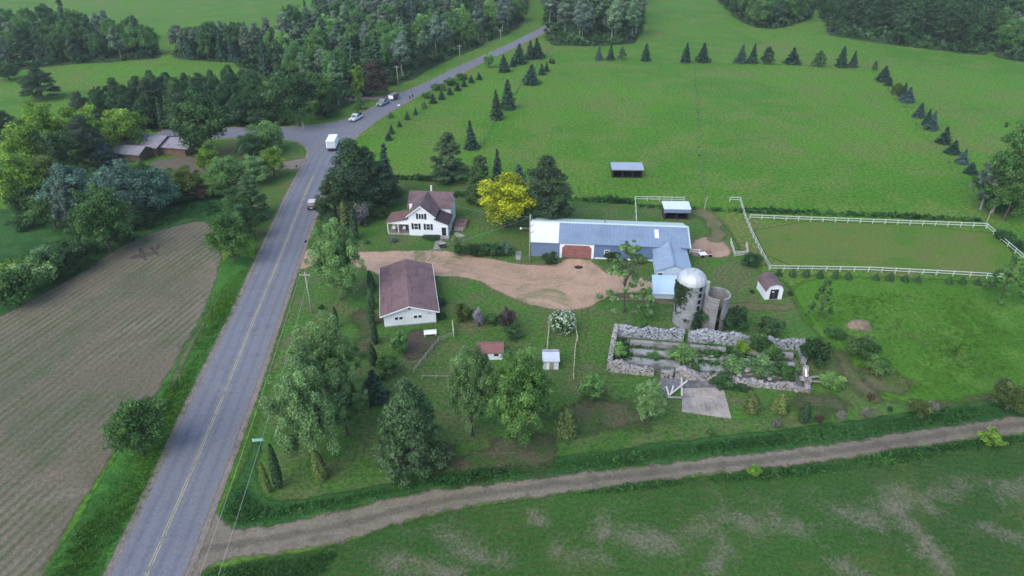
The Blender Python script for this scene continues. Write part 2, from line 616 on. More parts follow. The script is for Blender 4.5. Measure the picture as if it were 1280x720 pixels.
    # small conical garden conifer
    for v in range(2):
        H, W = 3.0, 2.4
        n = 1700
        z = RNG.uniform(.02, 1, n) ** 1.3
        rr = W / 2 * (1 - z) ** .6 * np.clip(z * 7, .55, 1) * RNG.uniform(.6, 1.1, n)
        a = RNG.uniform(0, 6.283, n)
        P = np.stack([np.cos(a) * rr, np.sin(a) * rr, z * H], 1)
        N = np.stack([np.cos(a), np.sin(a), np.full(n, .7)], 1)
        T = np.clip(.5 + .22 * np.sin(a * 4 + z * 7) + RNG.normal(0, .13, n), 0, 1)
        t = MB(); t.path([(0, 0, -.1), (0, 0, H * .8)], [.07, .02], 6)
        proto('conifer', H, W, leaf_mesh('crown', P, N, .26, T, M_NEEDLE, .6, .5), t)
    # shrubs
    for v in range(5):
        H, W = 2.6, 3.2
        C, r, P, N, T = round_crown(H, W, -.25, 34, .09, .19, 3200, .2, 1.0, .9, .35, .22)
        P[:, 2] = np.abs(P[:, 2])
        t = MB(); limbs(t, H, .06, H * .6, random.sample([tuple((c[0], c[1], max(c[2], .3))) for c in C], 8), 5)
        proto('shrub', H, W, leaf_mesh('crown', P, N, .18, T, M_LEAF, .6, .7), t)
    # clipped round tree on a short stem
    for v in range(2):
        H, W = 4.0, 3.8
        C, r, P, N, T = round_crown(H, W, .7, 40, .10, .16, 3000, .2, 1.0, .9, .55, .18)
        t = MB(); limbs(t, H, .09, H * .6, random.sample([tuple(c) for c in C], 8), 6)
        proto('round_tree', H, W, leaf_mesh('crown', P, N, .24, T, M_LEAF), t)
    # umbrella shaped dwarf tree
    H, W = 2.6, 2.2
    C = [(math.cos(a) * .6 * f, math.sin(a) * .6 * f, 2.05 + .25 * (1 - f)) for a in np.linspace(0, 6, 9) for f in (.5, 1)]
    P, N, T = leafy(C, [.42] * len(C), 1000, .5)
    t = MB(); limbs(t, H, .07, 2.1, [tuple(c) for c in C[::3]])
    proto('umbrella', H, W, leaf_mesh('crown', P, N, .2, T, M_LEAF), t)


make_protos()
NAMES = {'broad': ('broadleaf_tree', 'tree'), 'feathery': ('maple_tree', 'tree'), 'aspen': ('aspen_tree', 'aspen'), 'poplar': ('poplar_tree', 'tree'),
         'sapling': ('sapling', 'young tree'), 'spruce': ('spruce_tree', 'spruce'), 'pine': ('pine_tree', 'pine'), 'plantation': ('pine_tree', 'pine'), 'bushpine': ('pine_tree', 'pine'),
         'cedar': ('cedar_tree', 'cedar'), 'conifer': ('small_conifer', 'conifer'), 'shrub': ('shrub', 'shrub'), 'round_tree': ('small_round_tree', 'tree'),
         'umbrella': ('umbrella_tree', 'tree')}
COLR = {  # leaf colours
    'mid': (.050, .110, .030), 'fresh': (.090, .180, .048), 'bright': (.105, .190, .025), 'silver': (.108, .182, .072), 'soft': (.105, .185, .064),
    'dark': (.026, .060, .021), 'deep': (.036, .080, .026), 'spruce': (.018, .041, .025), 'bluespruce': (.032, .058, .053), 'pine': (.030, .058, .030), 'greypine': (.056, .104, .042),
    'blue': (.075, .135, .088), 'yellow': (.36, .395, .025), 'olive': (.060, .085, .022), 'purple': (.060, .045, .035), 'lilac': (.20, .19, .22), 'aspen': (.072, .125, .058),
    'greyaspen': (.078, .112, .075), 'cedar': (.022, .045, .018), 'gold': (.075, .105, .025), 'grey': (.13, .13, .12), 'red': (.09, .05, .03), 'blossom': (.06, .13, .04)}
KINDCOUNT = {}


def plant(kind, X, Y, H, W, col, label, group=None, parts=True, rz=None, z=0.0, name=None, cat=None):
    i = KINDCOUNT.get(kind, 0); KINDCOUNT[kind] = i + 1
    H0, W0, tm, cm = PROTO[kind][(i * 7 + i // 3) % len(PROTO[kind])]
    nm, ct = NAMES[kind]
    root = empty(name or nm, (X, Y, z), random.uniform(0, 6.283) if rz is None else rz, label, cat or ct, group)
    k = W / W0
    if kind in ('spruce', 'pine', 'plantation', 'conifer', 'cedar', 'aspen'): root.rotation_euler = (random.uniform(-.05, .05), random.uniform(-.05, .05), root.rotation_euler.z)
    root.scale = (k, k, H / H0)
    c = COLR[col] if isinstance(col, str) else col
    j = random.uniform(.86, 1.16) * (1.0 if col == 'yellow' else 1.55)
    cr = link(bpy.data.objects.new('crown', cm), root)
    cr.color = (c[0] * j * random.uniform(.93, 1.07), c[1] * j, c[2] * j * random.uniform(.9, 1.1), 1)
    if tm is not None and parts: link(bpy.data.objects.new('trunk', tm), root)
    return root


LOW = {'shrub', 'spruce', 'cedar', 'conifer', 'round_tree', 'umbrella'}


def at_photo(kind, cx, yb, yt, wpx, col, label, group=None, **kw):
    """Stand a plant whose foot, top and spread were read off the survey photograph."""
    Y = G(cx, yb).y
    d = depth_of(Y, 1.0)
    W = max(.4, wpx * d / FPX) * {'broad': 1.28, 'feathery': 1.1, 'spruce': 1.25, 'pine': 1.08, 'bushpine': 1.1, 'sapling': 1.25, 'poplar': 1.15, 'shrub': 1.08}.get(kind, 1.0)
    if kind in LOW: Y += .3 * W
    H = max(.5, hgt(Y + (.0 if kind in ('spruce', 'cedar') else .12 * W), yt))
    X = (cx - 640) / FPX * depth_of(Y, H * .5)
    return plant(kind, X, Y, H, W, col, label, group, **kw)
# ------------------------------------------------------------------ ground
GR_FIELD = dict(a=(.054, .150, .012), b=(.076, .180, .016), c=(.092, .162, .026), d=(.125, .140, .040))


def grazing(T, co, col):
    mp = T.n('ShaderNodeMapping'); mp.inputs['Scale'].default_value = (.018, .12, 1); mp.inputs['Rotation'].default_value = (0, 0, R(4))
    T.l(co, mp.inputs['Vector'])
    mw = T.n('ShaderNodeMapping'); mw.inputs['Rotation'].default_value = (0, 0, R(-5)); T.l(co, mw.inputs['Vector'])
    wv = T.n('ShaderNodeTexWave', wave_type='BANDS', bands_direction='X')
    wv.inputs['Scale'].default_value = 2 * math.pi / 6.5 / 20; wv.inputs['Distortion'].default_value = 1.6; wv.inputs['Detail Scale'].default_value = .3
    T.l(mw.outputs[0], wv.inputs['Vector'])
    lane = T.math('MULTIPLY', T.rng(wv.outputs['Fac'], .3, .8), T.rng(T.noise(co, .012, 3), .42, .58))
    col = T.val(col, T.rng(lane, 0, 1, 1.01, .97, False))
    k = T.rng(T.noise(mp.outputs[0], 1.0, 6, .7, .6), .5, .72)
    col = T.mix(T.math('MULTIPLY', k, .45), col, (.125, .140, .045))
    k2 = T.rng(T.noise(co, .045, 7, .75, 1.2), .54, .66)
    col = T.mix(T.math('MULTIPLY', k2, .45), col, (.044, .112, .014))
    return T.mix(T.math('MULTIPLY', T.rng(T.noise(co, .9, 3, .6), .66, .74), .6), col, (.17, .16, .07))

M_GROUND = ground_mat('pasture_turf', s=(.012, .07, 1.3), cut=(.46, .62), dcut=(.52, .70), contrast=.55, extra=grazing, **GR_FIELD)
bpy_ground = MB()
for gx in range(-8, 8):
    for gy in range(-1, 13):
        bpy_ground.box(gx * 100, gx * 100 + 100, gy * 100, gy * 100 + 100, -.5, 0) if False else None
me = bpy.data.meshes.new('ground')
gv = [(x * 50.0, y * 50.0, 0) for y in range(-2, 25) for x in range(-16, 17)]
me.from_pydata(gv, [], [(j * 33 + i, j * 33 + i + 1, (j + 1) * 33 + i + 1, (j + 1) * 33 + i) for j in range(26) for i in range(32)])
me.materials.append(M_GROUND)
tag(link(bpy.data.objects.new('ground', me)), kind='structure')
bpy_ground.bm.free()

M_LAWN = ground_mat('lawn', (.047, .110, .020), (.058, .140, .022), (.078, .118, .034), (.108, .112, .050), (1.3, .07), (.03, .2, 2.0), (.44, .60), (.50, .68), contrast=.55)
cover('farm_lawn', px_poly([(424, 214), (462, 221), (500, 224), (566, 226), (640, 241), (700, 250), (790, 254), (870, 262), (915, 285), (940, 340), (985, 352), (1000, 395),
                            (1042, 440), (1072, 480), (1112, 506), (1180, 506), (1285, 488), (1285, 520), (1054, 549), (854, 573), (727, 588), (594, 606), (510, 615), (427, 635),
                            (305, 655), (276, 650), (300, 590), (335, 480), (372, 350), (392, 300), (408, 255)]), 1, M_LAWN, 3.0, 1.2)
cover('roadside_lawn', px_poly([(377, 215), (386, 199), (380, 184), (360, 177), (300, 176), (250, 176), (235, 195), (270, 222), (300, 235), (322, 262), (318, 300), (322, 330), (337, 293), (360, 245)]), 1,
      ground_mat('verge_turf', (.060, .125, .024), (.072, .120, .030), (.110, .110, .045), (.13, .10, .055), (1.3, .1), (.03, .2, 2.4), (.5, .68), (.5, .7), contrast=.5), 1.5, .9)
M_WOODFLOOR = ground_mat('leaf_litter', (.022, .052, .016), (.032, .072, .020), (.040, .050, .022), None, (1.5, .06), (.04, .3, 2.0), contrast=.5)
FOREST = {  # stands of trees, outlined by the photograph's rows
    'west': [(-10, 38), (60, 33), (130, 40), (192, 52), (205, 72), (150, 77), (90, 80), (40, 86), (-10, 92)],
    'copse': [(212, 64), (290, 54), (318, 60), (316, 78), (226, 76)],
    'pines': [(92, 146), (140, 134), (205, 126), (262, 120), (318, 118), (338, 130), (324, 152), (262, 163), (180, 166), (108, 158)],
    'north': [(286, 78), (330, 60), (400, 20), (420, -30), (668, -30), (660, 10), (650, 33), (628, 46), (590, 62), (545, 82), (505, 104), (470, 116), (440, 128), (415, 140), (395, 122), (352, 108), (318, 92)],
    'verge': [(678, 26), (690, -30), (800, -30), (806, 10), (801, 52), (770, 57), (720, 58), (684, 56)],
    'east': [(892, -30), (895, 0), (925, 27), (958, 38), (995, 30), (1020, 20), (1022, -30)],
    'plantation': [(1024, -30), (1022, 42), (1100, 54), (1180, 64), (1235, 70), (1255, 50), (1240, -30)],
    'northeast': [(1226, -30), (1234, 70), (1290, 80), (1330, 84), (1330, -30)],
}
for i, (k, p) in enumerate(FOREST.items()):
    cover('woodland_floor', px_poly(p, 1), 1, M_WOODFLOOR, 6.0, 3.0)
M_LONG = ground_mat('long_grass', (.022, .076, .018), (.030, .100, .022), (.048, .120, .026), None, (1.6, .12), (.05, .35, 3.0), (.48, .64), contrast=.5, bump=.2)
cover('hay_strip', px_poly([(-30, 262), (60, 262), (150, 275), (255, 236), (285, 236), (300, 262), (268, 276), (233, 278), (160, 301), (110, 338), (60, 370), (-40, 420), (-40, 330)]), 1, M_LONG, 3.0, 1.2)
cover('left_verge', px_poly([(278, 318), (322, 322), (312, 350), (290, 398), (248, 482), (190, 612), (138, 722), (95, 810), (-10, 810), (57, 719), (120, 610), (165, 540), (200, 480), (250, 395)]), 1,
      ground_mat('ditch_grass', (.030, .100, .018), (.048, .150, .024), (.055, .165, .026), None, (1.4, .2), (.08, .5, 3.0), (.46, .62), contrast=.6, bump=.2), 1.2, .6)
cover('south_ditch', px_poly([(272, 650), (297, 600), (318, 545), (330, 552), (318, 600), (332, 628), (427, 618), (510, 598), (594, 584), (727, 566), (854, 551), (1054, 528), (1187, 507), (1290, 490), (1800, 418),
                              (1800, 449), (1290, 518), (1187, 533), (1054, 554), (854, 578), (727, 591), (594, 609), (510, 618), (427, 638), (350, 656), (305, 662), (280, 660)]), 2, M_LONG, 1.5, .8)
M_TALL = ground_mat('rough_meadow', (.048, .135, .012), (.066, .165, .016), (.082, .172, .024), (.10, .12, .04), (1.4, .07), (.03, .14, 1.8), (.48, .66), (.56, .74), contrast=.42, bump=.2)
cover('rough_meadow', px_poly([(985, 352), (1090, 345), (1300, 356), (1700, 372), (1800, 410), (1300, 485), (1180, 505), (1112, 500), (1072, 476), (1042, 436), (1003, 395)]), 2, M_TALL, 3.0, 1.2)


# ploughed field with drifting rows of seedlings
def rows(ang, pitch, depth, tint, warp=1.4):
    def f(T, co, col):
        mp = T.n('ShaderNodeMapping'); mp.inputs['Rotation'].default_value = (0, 0, ang)
        T.l(co, mp.inputs['Vector'])
        w = T.n('ShaderNodeTexWave', wave_type='BANDS', bands_direction='X')
        w.inputs['Scale'].default_value = 2 * math.pi / pitch / 20
        w.inputs['Distortion'].default_value = warp
        w.inputs['Detail'].default_value = 2
        w.inputs['Detail Scale'].default_value = .06 * pitch
        T.l(mp.outputs[0], w.inputs['Vector'])
        k = T.math('MULTIPLY', T.rng(w.outputs['Fac'], .35, .8), T.rng(T.noise(co, .07, 5, .7), .35, .65, .15, 1.0))
        return T.mix(T.math('MULTIPLY', k, depth), col, tint)
    return f


def seedling_rows(T, co, col):
    c = rows(R(14), 1.25, .95, (.066, .092, .042), 1.3)(T, co, col)
    return rows(R(17), 4.1, .16, (.21, .18, .14), 1.8)(T, co, c)


M_SOIL = ground_mat('tilled_soil', (.138, .112, .078), (.168, .136, .098), (.104, .104, .064), (.205, .170, .125), (1.0, .3), (.02, .09, 2.2), (.45, .65), (.5, .7), contrast=.3, extra=seedling_rows, bump=.15)
cover('ploughed_field', px_poly([(-60, 425), (0, 397), (67, 360), (110, 337), (160, 301), (233, 278), (265, 276), (277, 300), (275, 335), (266, 362), (246, 405), (207, 473), (186, 508), (150, 552), (127, 590), (100, 630), (67, 687),
                                 (50, 730), (0, 820), (-300, 820), (-300, 560)]), 2, M_SOIL, 1.6, .9)
M_SKID = ground_mat('tyre_churned_soil', (.078, .068, .056), (.098, .084, .068), None, None, (1.2, .5), (.1, .5, 3.0))
for q in ([(160, 322), (170, 324), (196, 318), (190, 314)], [(172, 310), (176, 309), (184, 325), (180, 326)], [(186, 308), (189, 308), (200, 319), (196, 320)], [(196, 306), (200, 305), (199, 312), (195, 312)]):
    cover('skid_mark', px_poly(q, 1), 3, M_SKID, .7, .35)
M_TRACK = ground_mat('worn_turf', (.125, .120, .062), (.100, .110, .050), (.14, .12, .08), None, (1.5, .5), (.05, .4, 3.0))
cover('field_track', px_poly([(277, 362), (279, 364), (262, 395), (237, 440), (221, 474), (213, 492), (209, 490), (217, 470), (232, 438), (257, 396)]), 3, M_TRACK, .9, .4)


# crop field in the south-east, thin and bare in places
def blobs(lst):
    W = []
    for (x0, y0, x1, y1, r) in lst:
        a, b = G(x0, y0), G(x1, y1)
        W.append((a.x, a.y, b.x, b.y, r))
    def f(X, Y):
        s = np.zeros_like(X)
        for (x0, y0, x1, y1, r) in W:
            ex, ey = x1 - x0, y1 - y0
            t = np.clip(((X - x0) * ex + (Y - y0) * ey) / (ex * ex + ey * ey + 1e-9), 0, 1)
            d = (X - x0 - t * ex) ** 2 + (Y - y0 - t * ey) ** 2
            s = np.maximum(s, .62 * np.exp(-d / (2 * (1.75 * r) ** 2)) + .35 * np.exp(-d / (2 * (.6 * r) ** 2)))
        return s
    return f


BARE = blobs([(560, 672, 600, 692, 1.6), (600, 690, 620, 700, 1.2), (760, 664, 820, 678, 1.9), (865, 662, 915, 652, 1.8), (915, 652, 1010, 655, 1.7), (1060, 642, 1110, 634, 2.0), (1110, 632, 1150, 622, 2.0),
              (1130, 640, 1165, 690, 1.5), (1150, 625, 1200, 612, 1.4), (1165, 690, 1180, 705, 1.2), (1250, 618, 1290, 606, 1.9), (905, 690, 890, 715, 1.0), (660, 640, 672, 655, .7), (676, 625, 690, 620, .6),
              (480, 700, 560, 715, 1.6), (700, 690, 760, 700, 1.2), (1040, 700, 1090, 725, 1.0), (1230, 660, 1290, 675, .9)])


def bare(T, co, col):
    c = rows(R(-72), 1.0, .40, (.070, .070, .032), 1.6)(T, co, col)
    n = T.noise(co, .22, 6, .7, .5); n2 = T.noise(co, 3.2, 4, .75)
    s = T.math('ADD', T.attr('bare'), T.math('ADD', T.math('MULTIPLY', T.math('SUBTRACT', n, .5), 2.6), T.math('MULTIPLY', T.math('SUBTRACT', n2, .5), 1.9)))
    return T.mix(T.math('MULTIPLY', T.rng(s, .38, 1.35), .8), c, (.160, .140, .104))


M_CROP = ground_mat('young_crop', (.026, .076, .013), (.037, .098, .016), (.060, .098, .022), None, (1.2, .2), (.02, .12, 2.4), (.5, .72), contrast=.4, extra=bare, bump=.12)
cover('crop_field', px_poly([(235, 712), (300, 712), (327, 697), (427, 681), (470, 664), (537, 643), (644, 625), (760, 612), (854, 597), (1021, 580), (1154, 557), (1320, 538), (1800, 466), (2100, 560), (2100, 830), (100, 860), (200, 740)]), 2, M_CROP, 1.6, .9, fields={'bare': BARE})

# roads, drives
def ruts(T, co, col):
    d = T.attr('mid')
    d = T.math('ADD', d, T.math('MULTIPLY', T.math('SUBTRACT', T.noise(co, .5, 4, .6), .5), 1.0))
    grass = T.rng(d, 1.7, 2.6, 0, 1)
    col = T.mix(T.math('MULTIPLY', T.rng(d, .15, .75, 1, 0), .6), col, (.085, .074, .056))
    far = T.rng(T.attr('out'), 12, 50, 0, 1)
    k = T.math('MULTIPLY', T.math('MULTIPLY', grass, far), T.rng(T.noise(co, 1.1, 4, .7), .35, .6, .15, .8))
    return T.mix(k, col, (.085, .105, .045))


def wheelpaths(T, co, col):
    d = T.attr('mid')
    w = T.math('ADD', T.rng(T.math('ABSOLUTE', T.math('SUBTRACT', d, .95)), 0, .5, 1, 0), T.rng(T.math('ABSOLUTE', T.math('SUBTRACT', d, 2.6)), 0, .5, 1, 0))
    col = T.val(col, T.rng(w, 0, 1, 1.05, .90, False))
    col = T.mix(T.math('MULTIPLY', T.math('MULTIPLY', T.rng(d, 3.0, 3.9), T.rng(d, 4.2, 4.9, 1, 0)), .45), col, (.17, .155, .135))
    return seams(T, co, col)


M_GRAVEL = ground_mat('road_gravel', (.158, .135, .100), (.186, .160, .120), (.124, .108, .080), (.205, .180, .136), (1.7, .5), (.05, .45, 3.0), (.5, .68), (.56, .72), contrast=.26, bump=.06, extra=ruts)
def drive_ruts(T, co, col):
    d = T.math('ADD', T.attr('mid'), T.math('MULTIPLY', T.math('SUBTRACT', T.noise(co, .35, 4, .6), .5), 1.4))
    w = T.math('ADD', T.rng(T.math('ABSOLUTE', T.math('SUBTRACT', d, .85)), .05, .5, 1, 0), T.math('MULTIPLY', T.rng(T.math('ABSOLUTE', T.math('SUBTRACT', d, 3.1)), .05, .6, 1, 0), .6))
    col = T.val(col, T.rng(w, 0, 1, 1.03, .92, False))
    g = T.math('MULTIPLY', T.rng(T.math('ABSOLUTE', T.math('SUBTRACT', d, 2.0)), .1, .7, 1, 0), T.rng(T.noise(co, .3, 5, .7), .5, .66))
    return T.mix(T.math('MULTIPLY', g, .5), col, (.15, .15, .07))


M_DRIVE = ground_mat('drive_gravel', (.355, .235, .165), (.405, .275, .195), (.290, .205, .140), (.165, .165, .080), (1.8, .18), (.05, .22, 2.6), (.46, .62), (.55, .66), contrast=.2, bump=.08, extra=drive_ruts)
M_DIRT = ground_mat('red_gravel', (.355, .235, .172), (.405, .275, .205), (.290, .205, .145), (.165, .165, .080), (1.8, .18), (.05, .22, 2.6), (.46, .62), (.56, .68), contrast=.18, bump=.08)
M_SHOULDER = ground_mat('shoulder_gravel', (.190, .165, .140), (.225, .190, .165), (.150, .135, .110), (.10, .10, .05), (1.1, 1.2), (.05, .5, 3.5), (.5, .68), (.6, .74), contrast=.3)


def seams(T, co, col):
    n = T.noise(co, .9, 3, .4, 2.5)
    k = T.math('MULTIPLY', T.rng(T.math('ABSOLUTE', T.math('SUBTRACT', n, .5)), .0, .012, 1, 0), T.rng(T.noise(co, .05, 3), .5, .62))
    return T.mix(T.math('MULTIPLY', k, .55), col, (.030, .031, .036))


M_ASPHALT = ground_mat('asphalt', (.142, .146, .170), (.156, .160, .184), (.130, .133, .156), (.172, .174, .190), (.5, 1.5), (.03, .3, 5.0), (.5, .7), (.56, .76), contrast=.24, bump=.015, spec=.3, extra=wheelpaths)
ROAD = [(90, 820), (138, 719), (190, 610), (248, 481), (290, 397), (312, 349), (337, 294), (360, 244), (377, 212), (385.5, 197), (387, 187), (379, 179), (362, 174.5), (330, 172.5), (280, 172), (200, 173),
        (200, 161.5), (280, 160.3), (350, 159.5), (400, 156.5), (432, 150.5), (454.6, 141.8), (472, 130.5), (503, 116.5), (537, 102.5), (570, 85), (627, 60), (655, 46), (672, 38), (690, 27),
        (700, 30), (674, 44), (640, 61), (600, 79), (557, 101), (537, 112), (518, 121.5), (487, 140), (460, 157.5), (440, 174), (424, 202), (409, 235), (391, 275), (369, 337), (352, 387), (322, 479), (294, 555), (262, 640), (231, 719), (195, 820)]
RP = px_poly(ROAD, 2)
GLX = smooth_poly([G(*p) for p in [(240, 690), (330, 675), (427, 658), (530, 629), (620, 615), (740, 600), (854, 586), (1035, 567), (1170, 544), (1290, 529), (1800, 455)]], 2, closed=False)
cover('gravel_road', px_poly([(225, 722), (258, 648), (268, 640), (276, 652), (290, 660), (305, 662), (350, 656), (427, 639), (510, 618), (594, 608.5), (727, 591), (854, 578), (1054, 554), (1187, 533), (1290, 518), (1800, 449), (1800, 461),
                              (1290, 540), (1154, 555), (1021, 579), (854, 595), (760, 610), (644, 623), (537, 641), (470, 662), (427, 679), (327, 694), (290, 697), (262, 707), (246, 722), (215, 760)]), 3, M_GRAVEL, 1.3, .6, fields={'mid': from_line(GLX), 'out': lambda X, Y: X - G(300, 690).x})
cover('road_shoulder', RP, 4, M_SHOULDER, .7, .45, .75)
CL = smooth_poly([G(*p) for p in [(120, 855), (184, 719), (235, 601), (286, 479), (320, 393), (350, 323), (378, 250), (392, 220)]], 3, closed=False)
CLX = np.concatenate([CL, smooth_poly([G(*p) for p in [(404, 195), (421, 176), (447, 158), (480, 135), (520, 112), (563, 93), (613, 70), (664, 42), (694, 28)]], 2, closed=False)])
cover('road', RP, 5, M_ASPHALT, .35, .4, -.05, fields={'mid': from_line(CLX)})
M_YELLOW = ground_mat('road_paint', (.42, .36, .20), (.36, .32, .20), (.20, .18, .14), None, None, (.08, .7, 4.0), (.5, .7), contrast=.2, bump=.004)
for off in (-.13, .13):
    band('centre_line', CL, .10, .085, M_YELLOW, None, off)['kind'] = 'structure'
cover('driveway', px_poly([(371, 334), (377, 318), (386, 311), (400, 318), (447, 316), (527, 312), (567, 315), (613, 324), (660, 333), (700, 330), (705, 324), (738, 325), (742, 334), (768, 342), (792, 344), (818, 352), (822, 362), (800, 366),
                           (764, 366), (750, 379), (717, 389), (687, 388), (655, 379), (627, 366), (600, 352), (574, 345), (544, 344), (520, 352), (480, 348), (455, 334), (420, 333), (395, 331), (378, 338)]), 3, M_DRIVE, 1.6, .5, fields={'mid': from_line(smooth_poly([G(*p) for p in [(370, 326), (447, 325), (527, 326), (590, 337), (650, 354), (700, 352), (722, 340), (722, 322)]], 2, closed=False))})
cover('farm_track', px_poly([(760, 369), (800, 371), (846, 377), (900, 380), (945, 378), (990, 383), (985, 390), (940, 387), (890, 386), (840, 381), (790, 376), (755, 375)]), 3,
      ground_mat('track_dirt', (.17, .135, .085), (.12, .115, .055), (.09, .11, .04), None, (1.5, .3), (.08, .35, 3.0)), 1.4, .5)
cover('trodden_yard', px_poly([(862, 304), (880, 296), (905, 300), (912, 318), (900, 322), (866, 323)]), 2, M_DIRT, 2.2, .6)
cover('trodden_path', px_poly([(866, 262), (884, 258), (900, 275), (908, 300), (886, 304), (884, 280), (870, 270)]), 2,
      ground_mat('thin_turf', (.12, .12, .05), (.09, .12, .04), (.16, .13, .075), None, (1.7, .2), (.06, .3, 3.0)), 3.0, .7)
cover('paddock_ground', px_poly([(938, 274), (1232, 284), (1275, 324), (1252, 346), (1100, 338), (962, 336)], 1), 2,
      ground_mat('grazed_turf', (.078, .145, .020), (.104, .145, .030), (.062, .145, .016), (.135, .125, .055), (1.2, .1), (.025, .12, 2.2), (.46, .66), (.5, .72), contrast=.28), 2.0, 1.0)
cover('parking_lot', px_poly([(196, 200), (232, 194), (264, 202), (270, 214), (236, 219), (200, 214), (182, 206)]), 2, M_GRAVEL, 1.4, .6)
cover('parking_lane', px_poly([(262, 205), (300, 207), (345, 203), (372, 200), (386, 196), (382, 214), (372, 212), (345, 211), (300, 215), (264, 213)]), 3, M_SHOULDER, 1.0, .5)
cover('woods_lane', px_poly([(428, 121), (470, 121), (500, 115), (520, 112), (492, 122), (470, 125), (430, 126)]), 2, M_SHOULDER, 1.6, .7)
M_WALK = ground_mat('walk_slabs', (.30, .28, .26), (.25, .235, .22), (.20, .19, .175), None, (.5, 1.0), (.1, .5, 4.0))
cover('garden_path', px_poly([(546, 297), (553, 297), (553, 312), (541, 312)], 0), 2, M_WALK, .4, .25)
cover('stepping_path', px_poly([(644, 314), (652, 314), (651, 325), (645, 325)], 0), 2, M_WALK, .5, .25)
cover('bare_earth_bed', px_poly([(505, 412), (540, 410), (548, 420), (540, 440), (515, 450), (500, 440)]), 2, ground_mat('bed_soil', (.075, .058, .045), (.09, .07, .05), (.06, .08, .03), None, (1.6, .2), (.1, .5, 3.0)), 2.5, .6)
for q in ([(1068, 470), (1090, 458), (1130, 470), (1140, 490), (1100, 492)], [(1160, 505), (1230, 492), (1250, 498), (1180, 512)], [(1040, 440), (1050, 436), (1082, 480), (1110, 505), (1088, 506), (1060, 478)]):
    cover('mown_strip', px_poly(q), 3, ground_mat('mown_turf', (.085, .105, .040), (.075, .110, .034), (.12, .105, .06), None, (1.7, .12), (.05, .25, 2.4)), 3.5, .9)
for q in ([(470, 575), (500, 560), (555, 565), (640, 545), (700, 560), (690, 590), (590, 590), (500, 600)], [(700, 510), (760, 500), (800, 520), (790, 545), (720, 545)], [(1000, 490), (1060, 500), (1040, 515), (990, 512)], [(452, 395), (462, 392), (460, 440), (440, 445)]):
    cover('worn_lawn', px_poly(q), 2, ground_mat('worn_lawn_turf', (.070, .080, .034), (.085, .082, .045), (.045, .085, .022), None, (2.6, .12), (.06, .3, 2.4), contrast=.5), 7.0, .9)

# tall grass and weeds
M_GRASSBLADE = foliage_mat('grass_blade', (.078, .185, .022), .35)
M_WEED = foliage_mat('weed_leaf', (.046, .132, .032), .3)


def tufts(name, poly, n, h, mat, clump=5, aspect=.16, fade=1.6):
    x0, y0 = poly.min(0); x1, y1 = poly.max(0)
    X, Y = RNG.uniform(x0, x1, n * 4), RNG.uniform(y0, y1, n * 4)
    k = sdist(poly, X, Y) > 0
    X, Y = X[k][:n], Y[k][:n]
    near = np.clip(sdist(poly, X, Y) / fade, 0, 1)
    kk = RNG.uniform(0, 1, len(X)) < .15 + .85 * near * (.5 + .5 * np.sin(X * .23 + 1.3) * np.sin(Y * .19))
    X, Y, near = X[kk], Y[kk], near[kk]
    hh = (.45 + .55 * near) * h * RNG.uniform(.4, 1.25, len(X)) * (1 + .5 * np.sin(X * .35) * np.sin(Y * .27 + 1))
    C = np.repeat(np.stack([X, Y, hh * .5], 1), clump, 0)
    C[:, :2] += RNG.normal(0, .22, (len(C), 2))
    N = RNG.normal(0, 1, C.shape); N[:, 2] = np.abs(N[:, 2]) * (.8 if aspect > .3 else .35) + (.25 if aspect > .3 else .05)
    tint = np.repeat(np.clip(.5 + .22 * np.sin(X * .21 + 2) * np.sin(Y * .17) + RNG.normal(0, .14, len(X)), 0, 1), clump) + RNG.normal(0, .1, len(C))
    me = leaf_mesh(name, C, N, np.repeat(hh, clump) * 1.0, tint, mat, aspect, .3)
    return tag(link(bpy.data.objects.new(name, me)), kind='stuff')


tufts('tall_grass', px_poly([(318, 330), (311, 352), (289, 398), (247, 482), (189, 612), (135, 722), (110, 770), (30, 770), (62, 712), (125, 606), (170, 540), (206, 484), (250, 400), (280, 345)]), 9000, .42, M_GRASSBLADE)
tufts('ditch_weeds', px_poly([(276, 650), (285, 628), (297, 604), (308, 600), (318, 620), (334, 634), (427, 622), (510, 602), (594, 588), (727, 570), (854, 556), (1054, 532), (1187, 511), (1290, 494), (1290, 514), (1187, 529), (1054, 550), (854, 574), (727, 587), (594, 605), (510, 614),
                              (427, 634), (350, 652), (305, 658), (284, 656)]), 24000, .45, M_WEED, 6, .22, .9)
tufts('bank_weeds', px_poly([(250, 716), (330, 700), (430, 684), (420, 700), (400, 730), (240, 760)]), 2600, .45, M_WEED, 6, .22, .9)
tufts('lane_weeds', px_poly([(854, 598), (1021, 582), (1154, 559), (1290, 542), (1290, 552), (1154, 574), (1021, 596), (854, 608), (700, 622), (700, 618)]), 8000, .5, M_WEED, 6, .25, .7)
tufts('meadow_grass', px_poly([(1000, 372), (1060, 362), (1290, 366), (1290, 478), (1180, 498), (1112, 494), (1074, 470), (1046, 432)]), 4200, .38, M_GRASSBLADE)
tufts('field_edge_weeds', px_poly([(-20, 330), (60, 300), (140, 290), (210, 262), (280, 250), (296, 262), (262, 272), (230, 276), (158, 298), (108, 334), (64, 358), (-20, 402)]), 4000, .7, M_WEED)
tufts('verge_grass', px_poly([(262, 640), (296, 556), (322, 484), (352, 392), (358, 392), (334, 484), (312, 560), (276, 640)]), 2500, .25, M_GRASSBLADE)
